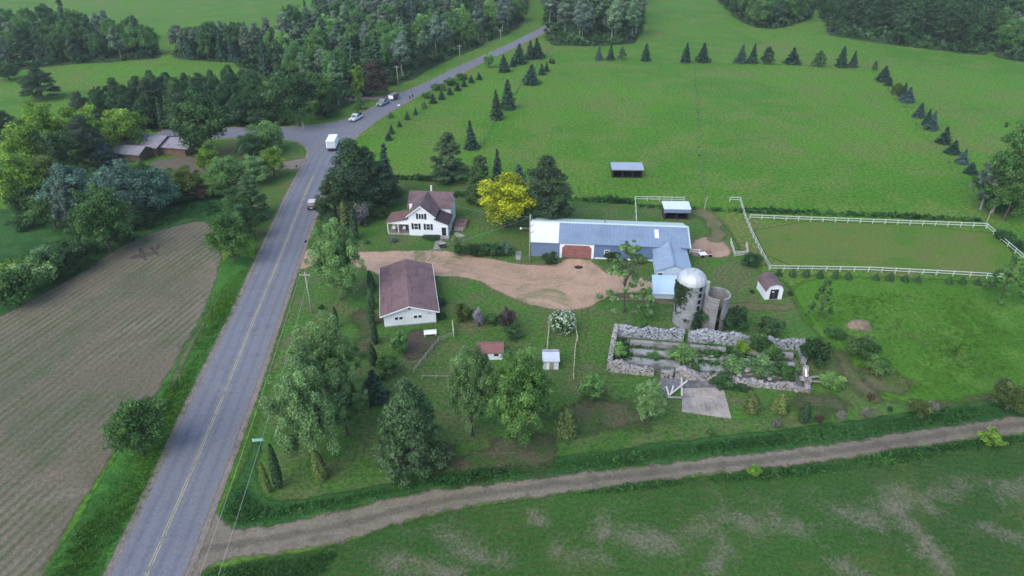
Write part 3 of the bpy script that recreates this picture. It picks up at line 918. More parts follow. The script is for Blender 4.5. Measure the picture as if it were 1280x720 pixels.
for k, pts in enumerate(([(440, 222), (500, 223), (566, 226)], [(566, 244), (640, 247), (705, 249), (790, 253)], [(868, 82), (874, 170), (881, 262)], [(690, 60), (640, 120), (596, 190)], [(860, 79), (960, 80), (1075, 85)], [(1090, 90), (1150, 160), (1232, 268)], [(800, 258), (830, 259), (912, 264), (1060, 268), (1225, 276)])):
    P = smooth_poly([G(*p) for p in pts], 2, closed=False)
    d = np.gradient(P, axis=0); d /= np.linalg.norm(d, axis=1)[:, None]
    nr = np.stack([-d[:, 1], d[:, 0]], 1) * (.55 if k in (2, 3, 4, 5) else .9)
    tufts('fence_line_weeds', np.concatenate([P + nr, (P - nr)[::-1]]), 1100 if k in (2, 3) else 700, .28 if k in (2, 3, 4, 5) else .9, M_WEED, 6, .4, .1)
# ------------------------------------------------------------------ buildings
M_WHITE = paint('white_siding', (.74, .76, .78), .6, .35, .07, .5, planks=('Z', .25, .10))
M_WHITEV = paint('white_boards', (.74, .76, .78), .6, .35, .07, .5, ribs=('X', .4, .05))
M_TRIM = paint('white_trim', (.80, .81, .82), .5, .4, .08, 1.0)
M_SHINGLE = paint('brown_shingles', (.150, .102, .108), .9, .15, .3, .5, planks=('Y', .32, .2), streak=.25)
M_SHINGLE_D = paint('dark_shingles', (.070, .050, .056), .9, .15, .3, .6, planks=('X', .32, .2))
M_SHINGLE_R = paint('red_brown_shingles', (.180, .105, .095), .9, .15, .3, .6, planks=('X', .32, .2))
M_SHINGLE_G = paint('grey_shingles', (.27, .25, .285), .9, .15, .25, .5, planks=('Y', .32, .2))
M_METAL = paint('galvanised_roof', (.195, .255, .345), .5, .4, .16, .25, ribs=('X', .6, .10), streak=.2)
M_METALW = paint('new_white_roof', (.70, .73, .76), .4, .45, .04, .3, ribs=('X', .6, .10))
M_METALP = paint('pale_green_sky_sheen', (.46, .55, .55), .45, .45, .10, .3, ribs=('X', .6, .12))  # pale green sheet with the grazing sky reflection put into its colour
M_BLUEGREY = paint('blue_grey_siding', (.165, .220, .330), .55, .4, .12, .4, ribs=('X', .35, .15))
M_BLUE = paint('blue_siding', (.120, .178, .300), .5, .4, .12, .4, ribs=('X', .35, .15))
M_REDDOOR = paint('faded_red_door', (.285, .118, .102), .75, .3, .22, 1.0, planks=('Z', .55, .25))
M_PALEMETAL = paint('pale_blue_roof', (.42, .56, .70), .4, .5, .06, .4, ribs=('X', .5, .06))
M_PALEWALL = paint('pale_blue_wall', (.52, .62, .74), .55, .4, .08, .5, ribs=('X', .4, .12))
M_GLASS = paint('window_glass', (.020, .024, .032), .08, .6, .0)
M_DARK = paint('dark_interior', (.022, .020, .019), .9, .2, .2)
M_SHUTTER = paint('black_shutter', (.018, .018, .026), .6, .3, .1)
M_WOOD = paint('weathered_wood', (.33, .30, .26), .9, .15, .25, 1.5, bump=.02)
M_REDWOOD = paint('red_stained_wood', (.22, .135, .115), .85, .2, .25, 1.5)
M_BROWNWALL = paint('brown_wood_wall', (.16, .11, .075), .85, .2, .22, .8, ribs=('X', .3, .3))
M_CONC = paint('weathered_concrete', (.27, .26, .25), .93, .15, .42, .6, bump=.03, dirt_col=(.09, .095, .07))
M_CONC_PAD = ground_mat('concrete_slab', (.31, .27, .24), (.26, .235, .215), (.17, .155, .15), (.36, .31, .26), None, (.06, .3, 2.5), (.46, .64), (.5, .7), contrast=.22, bump=.02)
M_STAVE = paint('silo_staves', (.28, .278, .285), .9, .2, .25, .5, planks=('Z', .75, .14), streak=.3)
M_DOME = paint('dome_metal', (.50, .51, .53), .45, .45, .25, .6, metal=.2)
M_FENCEW = paint('white_fence_paint', (.52, .55, .52), .7, .3, .15, 1.5)
M_POLE = paint('pole_wood', (.33, .31, .27), .9, .15, .2, 1.0)
M_IRON = paint('dull_steel', (.26, .27, .28), .5, .5, .2, metal=.5)
M_BLACK = paint('black_rubber', (.014, .014, .015), .8, .3, .1)


def frame_of(px_l, px_r, name, label, cat):
    a, b = G(*px_l), G(*px_r)
    d = b - a
    return empty(name, (a.x, a.y, 0), math.atan2(d.y, d.x), label, cat), d.length


def gable_walls(W, D, eave, ridge, along='x', x0=0, y0=0, inset=0.0):
    """Solid gabled block; the ridge runs along x or along y."""
    m = MB()
    if along == 'x':
        m.prism([(y0, 0), (y0 + D, 0), (y0 + D, eave), (y0 + D / 2, ridge), (y0, eave)], 'x', x0, x0 + W)
    else:
        m.prism([(x0, 0), (x0 + W, 0), (x0 + W, eave), (x0 + W / 2, ridge), (x0, eave)], 'y', y0, y0 + D)
    return m


def gable_roof(W, D, eave, ridge, along='x', x0=0, y0=0, over=.35, t=.14):
    m = MB()
    k = (ridge - eave) / ((D if along == 'x' else W) / 2)
    lift = t + .02
    if along == 'x':
        a, b = x0 - over, x0 + W + over
        e = eave - k * over + lift; r = ridge + lift
        m.prism([(y0 - over, e), (y0 + D / 2, r), (y0 + D + over, e), (y0 + D + over, e - t), (y0 + D / 2, r - t), (y0 - over, e - t)], 'x', a, b)
    else:
        a, b = y0 - over, y0 + D + over
        e = eave - k * over + lift; r = ridge + lift
        m.prism([(x0 - over, e), (x0 + W / 2, r), (x0 + W + over, e), (x0 + W + over, e - t), (x0 + W / 2, r - t), (x0 - over, e - t)], 'y', a, b)
    return m


def window(parent, x, y, z, w, h, face='front', shutters=False, panes=1, t=.09):
    """A framed window standing 3 cm proud of the wall at local (x, y)."""
    def bx(m, a, b, c, d, p0, p1):
        if face == 'front': return m.box(x + a, x + b, y - p1, y - p0, z + c, z + d)
        return m.box(x + p0, x + p1, y + a, y + b, z + c, z + d)
    f = MB()
    bx(f, -w / 2 - t, w / 2 + t, -t, 0, 0, .07); bx(f, -w / 2 - t, w / 2 + t, h, h + t, 0, .07)
    bx(f, -w / 2 - t, -w / 2, 0, h, 0, .07); bx(f, w / 2, w / 2 + t, 0, h, 0, .07)
    for i in range(1, panes): bx(f, -w / 2 + w * i / panes - .04, -w / 2 + w * i / panes + .04, 0, h, .03, .06)
    bx(f, -w / 2, w / 2, h / 2 - .03, h / 2 + .03, .03, .055) if panes == 1 and h > .6 else None
    o = f.build('window', M_TRIM, parent)
    g = MB(); bx(g, -w / 2 + .002, w / 2 - .002, .002, h - .002, .012, .03); g.build('pane', M_GLASS, o)
    if shutters:
        for s in (-1, 1):
            m = MB(); c = s * (w / 2 + t + .24)
            bx(m, c - .22, c + .22, -.05, h + .05, .003, .05); m.build('shutter', M_SHUTTER, parent)
    return o


def door(parent, x, y, w, h, mat, face='front', trim=True, z=.05):
    def bx(m, a, b, c, d, p0, p1):
        if face == 'front': return m.box(x + a, x + b, y - p1, y - p0, z + c, z + d)
        return m.box(x + p0, x + p1, y + a, y + b, z + c, z + d)
    m = MB(); bx(m, -w / 2, w / 2, 0, h, .003, .05)
    o = m.build('door', mat, parent)
    if trim:
        f = MB()
        bx(f, -w / 2 - .12, -w / 2 - .001, 0, h + .12, .003, .075); bx(f, w / 2 + .001, w / 2 + .12, 0, h + .12, .003, .075); bx(f, -w / 2, w / 2, h + .001, h + .12, .003, .075)
        f.build('door_frame', M_TRIM, o)
    k = MB(); bx(k, w / 2 - .16, w / 2 - .09, h * .45, h * .45 + .08, .05, .1); k.build('handle', M_IRON, o)
    return o


# ---- long barn
barn, BW = frame_of((664, 320), (857, 328), 'metal_barn', 'long blue-grey metal barn with a faded red sliding door and one white roof section', 'barn')
BD, BE, BRG = 10.4, 3.2, 4.95
gable_walls(BW, BD, BE, BRG, 'x').build('wall', M_BLUEGREY, barn)
m = MB(); m.box(12.2, BW + .03, -.035, -.002, .3, BE - .02); m.build('siding_panel', M_BLUE, barn)['label'] = 'deeper blue siding right of the red door'
m = MB(); m.box(12.2, BW, -.05, -.036, 0, .3); m.build('base_board', M_TRIM, barn)
k = (BRG - BE) / (BD / 2); ov = .35; lift = .14
e = BE - k * ov + lift; r = BRG + lift
X1 = 5.15
m = MB(); m.slab([(X1, -ov, e), (BW + ov, -ov, e), (BW + ov, BD / 2, r), (X1, BD / 2, r)], .1); m.build('front_roof', M_METAL, barn)
m = MB(); m.slab([(-ov, -ov, e + .02), (X1 - .005, -ov, e + .02), (X1 - .005, BD / 2, r + .02), (-ov, BD / 2, r + .02)], .1); m.build('white_roof_section', M_METALW, barn)
m = MB(); m.slab([(-ov, BD / 2 + .005, r), (BW + ov, BD / 2 + .005, r), (BW + ov, BD + ov, e), (-ov, BD + ov, e)], .1); m.build('back_roof', M_METALP, barn)  # back slope paler than the front, sky sheen painted into its colour
m = MB(); m.prism([(BD / 2 - .35, r - .35 * k + .025), (BD / 2, r + .03), (BD / 2 + .35, r - .35 * k + .025), (BD / 2, r + .06)], 'x', -ov - .02, BW + ov + .02); m.build('ridge_cap', M_METALP, barn)
m = MB(); m.slab([(BW + ov + .003, -ov, e + .03), (BW + ov + .25, -ov, e + .03), (BW + ov + .25, BD / 2, r + .03), (BW + ov + .003, BD / 2, r + .03)], .14); m.build('edge_trim', M_METALP, barn)
sx = BW - 6.0
m = MB(); m.slab([(sx, 1.9, e + (1.9 + ov) * k + .05), (sx + .75, 1.9, e + (1.9 + ov) * k + .05), (sx + .75, 4.0, e + (4.0 + ov) * k + .05), (sx, 4.0, e + (4.0 + ov) * k + .05)], .045); m.build('skylight', M_TRIM, barn)
dx0, dx1 = 5.9, 11.5
d = MB().box(dx0, dx1, -.10, -.04, .1, 2.75).build('door', M_REDDOOR, barn)
m = MB()
for q in range(1, 4): MB().box(dx0 + (dx1 - dx0) * q / 4 - .04, dx0 + (dx1 - dx0) * q / 4 + .04, -.125, -.101, .12, 2.73).build('door_batten', M_REDDOOR, d)
m = MB()
m.prism([(dx0 - .45, 0), (dx0 - .003, 0), (dx0 - .003, 2.2), (dx0 + .55, 2.752), (dx1 - .55, 2.752), (dx1 + .003, 2.2), (dx1 + .003, 0), (dx1 + .45, 0), (dx1 + .45, 3.05), (dx0 - .45, 3.05)], 'y', -.17, -.038)
m.build('door_frame', M_TRIM, d)
window(barn, 14.4, -.036, 1.05, .8, .8)
m = MB(); m.tube((14, BD / 2 + .6, r - .25), (14, BD / 2 + .6, r + .55), .14, .14); m.build('roof_vent', M_IRON, barn)

# ---- gabled annex and low lean-to in front of the barn's right end
a0, a1 = G(820, 353), G(861, 355)
annex, AW = frame_of((820, 353), (861, 355), 'metal_annex', 'pale blue gabled annex reaching from the barn front towards the silo', 'shed')
AD = 9.2
gable_walls(AW, AD, 2.6, 3.75, 'y').build('wall', M_PALEWALL, annex)
gable_roof(AW, AD - .35, 2.6, 3.75, 'y', over=.32, t=.1).build('roof', paint('blue_metal_roof', (.27, .345, .45), .45, .45, .12, .25, ribs=('Y', .6, .2), streak=.12), annex)
m = MB(); m.prism([(AW / 2 - .3, 3.75 + .02), (AW / 2, 3.75 + .15), (AW / 2 + .3, 3.75 + .02), (AW / 2, 3.75 + .19)], 'y', -.34, AD - .05); m.build('ridge_cap', M_METAL, annex)
door(annex, .55, 0, .8, 1.95, M_DARK)
lean, LW = frame_of((816, 373), (846, 374), 'lean_to_shed', 'low lean-to with a smooth pale blue sloping roof beside the domed silo', 'shed')
LD = 3.2
m = MB(); m.prism([(0, 0), (LD, 0), (LD, 2.75), (0, 1.25)], 'x', 0, LW); m.build('wall', M_PALEWALL, lean)
m = MB(); m.slab([(-.12, -.3, 1.28), (LW + .12, -.3, 1.28), (LW + .12, LD * .72, 2.62), (-.12, LD * .72, 2.62)], .08)
m.slab([(-.12, LD * .72 + .002, 2.62), (LW + .12, LD * .72 + .002, 2.62), (LW + .12, LD + .1, 2.86), (-.12, LD + .1, 2.86)], .08); m.build('roof', M_PALEMETAL, lean)
m = MB(); m.box(-.11, LW + .11, -.36, -.305, 1.1, 1.285); m.build('fascia', M_TRIM, lean)

# ---- farmhouse
house = empty('farmhouse', (G(512, 294).x, G(512, 294).y, 0), R(-5.5), 'white two-storey farmhouse with brown shingle roofs, black shutters and a corner porch', 'house')
gable_walls(5.3, 6.2, 4.4, 6.5, 'y').build('front_wing', M_WHITE, house)
gable_walls(8.7, 5.3, 4.4, 6.5, 'x', x0=-.9, y0=4.9).build('main_block', M_WHITE, house)
gable_roof(8.7, 5.3, 4.4, 6.5, 'x', x0=-.9, y0=4.9, over=.35).build('main_roof', M_SHINGLE, house)
m = MB(); ov = .35; k = (6.5 - 4.4) / 2.65; lf = .19; t = .14     # wing roof dies into the main roof
yr, ye = 7.55, 4.75
for s in (-1, 1):
    xe = 2.65 + s * (2.65 + ov); ez = 4.4 - k * ov + lf
    q = [(2.65, -ov, 6.5 + lf), (xe, -ov, ez), (xe, ye, ez), (2.65, yr, 6.5 + lf)]
    if s < 0: q = q[::-1]
    m.slab(q, t)
m.build('wing_roof', paint('wing_shingles', (.150, .102, .108), .9, .15, .3, .5, planks=('X', .32, .2), streak=.2), house)
m = MB()
for s in (-1, 1):
    xe = 2.65 + s * (2.65 + ov + .02); ez = 4.4 - k * (ov + .02) + lf
    m.prism([(2.65, 6.5 + lf + .02), (xe, ez + .02), (xe, ez - .2), (2.65, 6.5 + lf - .2)], 'y', -ov - .05, -ov - .004)
m.build('barge_board', M_TRIM, house)
m = MB(); m.prism([(5.302, 0), (8.0, 0), (8.0, 2.75), (5.302, 3.75)], 'y', .02, 4.88); m.build('side_room', M_WHITE, house)
m = MB(); m.slab([(5.31, -.25, 3.92), (8.3, -.25, 2.80), (8.3, 4.86, 2.80), (5.31, 4.86, 3.92)], .13); m.build('side_roof', M_SHINGLE_D, house)
window(house, 2.7, 0, 3.75, 1.0, 1.15, shutters=True, panes=2)
window(house, 1.5, 0, 1.45, .75, 1.25, shutters=True)
window(house, 4.0, 0, 1.45, .75, 1.25, shutters=True)
door(house, 7.2, .02, .95, 2.05, M_GLASS)
m = MB(); m.box(6.6, 8.3, -1.1, .0, 0, .3); m.build('doorstep', M_CONC, house)
for yy in (1.2, 2.6, 4.0): window(house, 8.0, yy, 1.0, .8, 1.2, 'side')
for yy in (6.2, 8.6): window(house, 7.8, yy, 1.3, .85, 1.3, 'side')
window(house, 7.8, 7.5, 4.3, .9, 1.1, 'side')
# porch
m = MB(); m.slab([(-4.7, -.2, 2.72), (-.36, -.2, 3.62), (-.36, 4.86, 3.62), (-4.7, 4.86, 2.72)][::1], .13); m.build('porch_roof', M_SHINGLE_R, house)
m = MB(); m.prism([(-4.5, 2.4), (-.01, 2.4), (-.01, 3.5), (-4.5, 2.62)], 'y', .0, .06); m.build('porch_gable', M_TRIM, house)
m = MB(); m.box(-4.5, -.01, 0, 4.8, 0, .35); m.build('porch_floor', M_WOOD, house)
m = MB(); m.box(-4.4, -.02, 4.5, 4.58, .35, 2.7); m.build('porch_back_wall', M_WOOD, house)
for px_ in (-4.42, -2.25):
    MB().box(px_ - .07, px_ + .07, .05, .19, .35, 2.42).build('porch_post', M_TRIM, house)
MB().box(-4.42, -4.28, 4.3, 4.44, .35, 2.6).build('porch_post', M_TRIM, house)
m = MB(); m.box(-4.34, -.02, .08, .14, 1.1, 1.2)
for q in range(14): m.box(-4.2 + q * .3, -4.13 + q * .3, .09, .13, .4, 1.1)
m.build('porch_railing', M_SHUTTER, house)
MB().box(-.62, -.04, 4.0, 4.5, 3.0, 5.0).build('chimney', M_TRIM, house)
MB().tube((3.2, 8.6, 5.5), (3.2, 8.6, 7.5), .16, .16, 10).build('vent_pipe', M_TRIM, house)
for px_, lb in ((-3.4, 'white porch chair left'), (-2.0, 'white porch chair right')):
    c = empty('porch_chair', house.matrix_world @ Vector((0, 0, 0)) if False else (0, 0, 0), 0, None, None)
    bpy.data.objects.remove(c)
Mh = Matrix.Translation(house.location) @ Matrix.Rotation(R(-5.5), 4, 'Z')


def on_house(x, y, z=0):
    return Mh @ Vector((x, y, z))


def garden_chair(loc, rz, label, mat, w=.6, group=None):
    c = empty('garden_chair', loc, rz, label, 'chair', group)
    MB().box(-w / 2, w / 2, -.28, .28, .38, .44).build('seat', mat, c)
    MB().box(-w / 2, w / 2, .25, .31, .44, 1.0).build('backrest', mat, c)
    for sx_ in (-1, 1):
        for sy in (-1, 1): MB().box(sx_ * (w / 2 - .05) - .03, sx_ * (w / 2 - .05) + .03, sy * .22 - .03, sy * .22 + .03, 0, .38).build('leg', mat, c)
    return c


garden_chair(on_house(-3.5, 1.0, .35), R(-5), 'white chair on the porch nearer the corner post', M_TRIM)
garden_chair(on_house(-1.4, 1.1, .35), R(-15), 'white chair on the porch nearer the house wall', M_TRIM)
dk = empty('timber_deck', on_house(8.35, 4.2), R(-5.5), 'low red-brown timber deck against the right side of the farmhouse', 'deck')
m = MB()
for q in range(12): m.box(.02, 2.6, q * .3, q * .3 + .27, .42, .47)
m.build('planks', M_REDWOOD, dk)
MB().box(.06, 2.55, .05, 3.5, .0, .41).build('base', M_WOOD, dk)
m = MB(); m.box(2.5, 2.57, .03, 3.55, 1.2, 1.28)
for q in range(7): m.box(2.5, 2.56, .05 + q * .57, .13 + q * .57, .47, 1.2)
m.build('railing', M_REDWOOD, dk)
st = MB(); st.box(.3, 2.2, -.62, -.02, 0, .28); st.box(.3, 2.2, -1.2, -.621, 0, .14); st.build('steps', M_WOOD, dk)
gc = garden_chair(on_house(9.8, 6.3, .47), R(100), 'red-brown wooden armchair on the timber deck', M_REDWOOD)
plb = empty('timber_edging', on_house(9.0, 1.6), R(-38), 'short pale timber plank step lying below the deck', 'plank step')
MB().box(0, 2.6, 0, .45, 0, .22).build('board', M_WOOD, plb); MB().box(.3, 2.3, -.55, -.01, 0, .11).build('lower_board', M_WOOD, plb)
ct = empty('garden_cart', (G(553, 309).x, G(553, 309).y, 0), R(20), 'small dark garden cart with a pale lid at the end of the front path', 'cart')
MB().box(-.65, .65, -.4, .4, .35, .85).build('body', M_SHUTTER, ct, bev=.05); MB().box(-.68, .68, -.43, .43, .852, .92).build('lid', M_WOOD, ct, bev=.02)
for sx_ in (-1, 1):
    for sy in (-1, 1): MB().tube((sx_ * .42, sy * .41, .22), (sx_ * .42, sy * .50, .22), .22, .22, 14).build('wheel', M_BLACK, ct)
m = MB(); m.path([(.65, 0, .5), (1.1, 0, .6), (1.4, 0, .9)], .03); m.build('handle', M_IRON, ct)

# ---- garage
gar, GW = frame_of((481, 409.5), (545.5, 403.5), 'garage', 'white garage with a large brown shingle gable roof on the near side of the driveway', 'garage')
GD, GE, GRD = 15.2, 2.45, 3.75
gable_walls(GW, GD, GE, GRD, 'y').build('wall', M_WHITEV, gar)
gable_roof(GW, GD, GE, GRD, 'y', over=.55, t=.16).build('roof', paint('garage_shingles', (.185, .118, .122), .92, .12, .25, .35, planks=('X', .33, .14), streak=.55), gar)
k = (GRD - GE) / (GW / 2)
m = MB()
for s in (-1, 1):
    xe = GW / 2 + s * (GW / 2 + .57); ez = GE - k * .57 + .18
    m.prism([(GW / 2, GRD + .185), (xe, ez), (xe, ez - .2), (GW / 2, GRD - .02)], 'y', -.6, -.555)
m.build('barge_board', M_TRIM, gar)
for s, xe in ((-1, -.6), (1, GW + .56)):
    MB().box(xe, xe + .05, -.55, GD + .55, GE - k * .55 - .02, GE - k * .55 + .19).build('gutter', M_TRIM, gar)
MB().box(-.02, GW + .02, -.025, -.002, 0, .22).build('foundation', M_CONC, gar)
for wx in (2.0, 2.72, 5.05, 5.77): window(gar, wx, 0, 1.3, .52, .52, t=.05)
MB().box(GW / 2 - .16, GW / 2 + .16, -.04, -.003, 3.05, 3.35).build('gable_vent', M_GLASS, gar)
MB().box(GW - 1.2, GW - .85, -.09, -.003, 1.95, 2.05).build('wall_lamp', M_IRON, gar)

# ---- garden shed
sh, SW = frame_of((955.5, 374.5), (976.5, 374), 'garden_shed', 'small white garden shed with a rounded brown roof and dark double door', 'shed')
SD = 3.9
m = MB(); m.prism([(0, 0), (SW, 0), (SW, 2.0), (SW - .45, 2.75), (SW / 2, 3.05), (.45, 2.75), (0, 2.0)], 'y', 0, SD); m.build('wall', M_WHITEV, sh)
m = MB()
prof = [(-.2, 1.82), (.36, 2.84), (SW / 2, 3.2), (SW - .36, 2.84), (SW + .2, 1.82)]
m.prism(prof + [(p[0] * .97 + .03 * SW / 2, p[1] - .11) for p in prof[::-1]], 'y', -.22, SD + .2); m.build('roof', M_SHINGLE, sh)
dr = MB().box(SW / 2 - .72, SW / 2 + .72, -.05, -.003, .1, 2.0).build('door', M_SHUTTER, sh)
MB().box(SW / 2 - .03, SW / 2 + .03, -.07, -.051, .1, 2.0).build('door_seam', M_IRON, dr)
MB().box(SW / 2 - .45, SW / 2 - .15, -.075, -.051, 1.45, 1.65).build('door_plate', M_TRIM, dr)
for xx in (.0, SW - .2): MB().box(xx, xx + .2, -.04, -.003, 0, 2.0).build('corner_board', M_TRIM, sh)

M_DARKWOOD = paint('shade_darkened_boards', (.060, .052, .050), .95, .1, .25, 1.0)  # boards darkened so the open front reads dark, interior shade in the colour
# ---- run-in shelters
def shelter(l, r_, label, D, H0, H1, mat_roof, posts, fascia):
    s, W = frame_of(l, r_, 'livestock_shelter', label, 'shelter')
    MB().box(0, W, D - .12, D, 0, H1).build('back_wall', M_DARKWOOD, s)
    for x in (0, W - .1): 
        m = MB(); m.prism([(0.0, 0), (D - .125, 0), (D - .125, H1), (0.0, H0)], 'x', x, x + .1); m.build('side_wall', M_DARKWOOD, s)
    m = MB(); m.slab([(-.25, -.35, H0 + .16), (W + .25, -.35, H0 + .16), (W + .25, D + .2, H1 + .16), (-.25, D + .2, H1 + .16)], .1); m.build('roof', mat_roof, s)
    MB().box(-.2, W + .2, -.32, -.24, H0 - fascia, H0 + .055).build('fascia', M_BLUEGREY if fascia > .3 else M_WOOD, s)
    for q in range(posts): MB().box(.1 + (W - .3) * q / (posts - 1), .24 + (W - .3) * q / (posts - 1), -.2, -.06, 0, H0 - .003).build('post', M_DARKWOOD, s)
    MB().box(.12, W - .12, .1, D - .13, .002, .03).build('shade_floor', M_DARK, s)  # near-black floor sheet, the shelter's inner shade put into its colour
    return s


shelter((765, 222), (802.5, 222.5), 'small open-fronted shelter with a pale metal roof alone in the green pasture', 3.4, 2.1, 2.5, paint('shelter_roof', (.30, .35, .43), .5, .4, .1, .4, ribs=('X', .5, .12)), 4, .1)
shelter((829.5, 274), (860.5, 274.5), 'open-fronted shelter with a pale roof and blue-grey fascia behind the barn', 3.0, 2.4, 2.7, paint('shelter_roof_pale', (.60, .66, .72), .45, .45, .1, .4, ribs=('X', .5, .1)), 3, .75)

# ---- small garden outbuildings
hut, HW = frame_of((598, 450), (628, 449.5), 'chicken_coop', 'low coop with a red-brown roof half hidden behind the leafy lawn maples', 'coop')
gable_walls(HW, 2.6, 1.45, 2.15, 'x').build('wall', M_WHITEV, hut)
gable_roof(HW, 2.6, 1.45, 2.15, 'x', over=.25, t=.1).build('roof', paint('coop_roof', (.22, .105, .095), .85, .2, .2, .8), hut)
MB().box(-.2, HW + .2, 1.22, 1.38, 2.26, 2.33).build('ridge_cap', M_REDWOOD, hut)
door(hut, 1.0, 0, .7, 1.25, M_DARK); window(hut, 2.7, 0, .65, .7, .5)
sm, MW = frame_of((679, 462), (698, 462), 'well_house', 'tiny white shed with a pale grey roof at the foot of the rail fence', 'shed')
m = MB(); m.prism([(0, 0), (2.0, 0), (2.0, 2.15), (.0, 1.6)], 'x', 0, MW); m.build('wall', M_WHITEV, sm)
m = MB(); m.slab([(-.15, -.2, 1.64), (MW + .15, -.2, 1.64), (MW + .15, 1.5, 2.16), (-.15, 1.5, 2.16)], .08); m.build('roof', paint('pale_grey_roof', (.50, .53, .58), .6, .35, .12, .7), sm)
m = MB(); m.slab([(-.16, 1.502, 2.165), (MW + .16, 1.502, 2.165), (MW + .16, 2.2, 2.12), (-.16, 2.2, 2.12)], .08); m.build('back_roof', M_SHINGLE_G, sm)
door(sm, MW * .55, 0, .7, 1.35, M_WOOD)

M_BROWNDOOR = paint('brown_door_boards', (.17, .11, .07), .85, .2, .2, .8)
# ---- ranch house over the road
rh, RW = frame_of((144, 191), (198, 195.5), 'ranch_house', 'brown timber ranch house with grey shingle roofs among the trees across the road', 'house')
gable_walls(RW, 9.0, 2.5, 4.0, 'x').build('wall', M_BROWNWALL, rh)
gable_roof(RW, 9.0, 2.5, 4.0, 'x', over=.6).build('roof', M_SHINGLE_G, rh)
gable_walls(7.0, 5.2, 2.2, 3.3, 'x', x0=4.6, y0=-5.0).build('front_room', M_BROWNWALL, rh)
gable_roof(7.0, 5.2, 2.2, 3.3, 'x', x0=4.6, y0=-5.0, over=.5).build('front_roof', paint('pale_shingles', (.26, .245, .265), .9, .15, .25, .5, planks=('X', .32, .2)), rh)
gable_walls(7.2, 7.5, 2.3, 3.5, 'x', x0=RW + .01, y0=1.5).build('side_garage', M_BROWNWALL, rh)
gable_roof(7.2, 7.5, 2.3, 3.5, 'x', x0=RW + .62, y0=1.5, over=.55).build('garage_roof', M_SHINGLE_G, rh)
for wx in (1.6, 3.6): window(rh, wx, 0, .9, 1.1, 1.0)
MB().box(RW + 1.0, RW + 3.6, 1.44, 1.497, .05, 2.1).build('garage_door', M_BROWNDOOR, rh)
MB().box(RW + 4.2, RW + 6.6, 1.44, 1.497, .05, 2.1).build('garage_door', M_BROWNDOOR, rh)
MB().box(7.9, 8.5, 3.2, 3.8, 3.2, 5.3).build('chimney', M_CONC, rh)
MB().tube((9.2, 1.9, 3.1), (9.2, 1.9, 3.9), .13, .13).build('vent_pipe', M_SHUTTER, rh)

# ---- silos
s1c, s2c = G(857, 402), G(890, 407)
r1 = 2.2
h1 = hgt(s1c.y, 350)
silo = empty('domed_silo', (s1c.x, s1c.y, 0), 0, 'tall concrete stave silo with a shiny metal dome and ivy below the dome', 'silo')
m = MB(); m.lathe([(0, 0), (r1, 0), (r1, h1), (r1 - .12, h1), (0, h1 - .01)], 36); m.build('shaft', M_STAVE, silo, smooth=False)
hoop = MB()
z = .6
while z < h1:
    hoop.lathe([(r1 + .005, z), (r1 + .04, z + .02), (r1 + .005, z + .045)], 36); z += .62
hoop.build('hoops', M_IRON, silo)
prof = [(r1 + .10, h1 - .18), (r1 + .12, h1 + .02)] + [((r1 + .1) * math.cos(a), h1 + 1.85 * math.sin(a)) for a in np.linspace(.05, 1.5, 9)] + [(0.02, h1 + 1.86)]
m = MB(); m.lathe(prof, 16); dome = m.build('dome', M_DOME, silo, smooth=False)
m = MB(); m.lathe([(0, h1 + 1.84), (.35, h1 + 1.86), (.33, h1 + 2.0), (0, h1 + 2.02)], 12); m.build('dome_cap', M_DOME, dome)
aa = R(-14)
ca, sa = math.cos(aa), math.sin(aa)
m = MB(); m.lathe([(.40, .3), (.40, h1 + .05), (.02, h1 + .3)], 14, c=(ca * (r1 + .25), sa * (r1 + .25))); m.build('chute', paint('chute_metal', (.42, .42, .42), .5, .5, .25, .8, metal=.3), silo)
ab = R(-62)
for z0 in np.arange(1.2, h1 - .5, 1.15):
    q = MB(); p = Vector((math.cos(ab) * (r1 + .03), math.sin(ab) * (r1 + .03), z0))
    tx = Vector((-math.sin(ab), math.cos(ab), 0))
    q.slab([p - tx * .3, p + tx * .3, p + tx * .3 + Vector((0, 0, .7)), p - tx * .3 + Vector((0, 0, .7))], .01)
    q.build('hatch', M_SHUTTER, silo)
n = 900
a = RNG.normal(R(205), .33, n); zz = h1 - np.abs(RNG.normal(0, 1.9, n)) - .1
keep = zz > .5; a, zz = a[keep], zz[keep]
rad = r1 + RNG.uniform(.03, .35, len(a))
ivm = leaf_mesh('ivy', np.stack([np.cos(a) * rad, np.sin(a) * rad, zz], 1), np.stack([np.cos(a), np.sin(a), .4 + 0 * a], 1), .34, .45 + RNG.normal(0, .15, len(a)), M_LEAF)
iv = link(bpy.data.objects.new('ivy', ivm), silo); iv.color = (*COLR['dark'], 1)
h2 = hgt(s2c.y - 1.9, 372) - .4
r2 = 2.0
silo2 = empty('open_silo', (s2c.x, s2c.y, 0), 0, 'short roofless concrete silo with a dark vertical slot in its side', 'silo')
g = .34
ang = R(-86)
m = MB()
n_ = 40
A0, A1 = ang + g / 2, ang + 2 * math.pi - g / 2
for a_, b_ in ((r2, r2 - .22),):
    pr = [(a_, 0), (a_, h2), (b_, h2 + .001), (b_, 0)]
    m.lathe(pr, n_, A0, A1)
m.build('shaft', paint('old_staves', (.225, .215, .21), .92, .15, .3, .5, planks=('Z', .75, .2), streak=.3), silo2)
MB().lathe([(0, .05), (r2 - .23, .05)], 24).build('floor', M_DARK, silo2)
m = MB()
m.lathe([(r2 + .03, h2 - .28), (r2 + .06, h2 - .26), (r2 + .06, h2 + .03), (r2 - .24, h2 + .03), (r2 - .25, h2 - .28)], n_, A0, A1); m.build('rim_band', M_CONC, silo2)
m = MB()
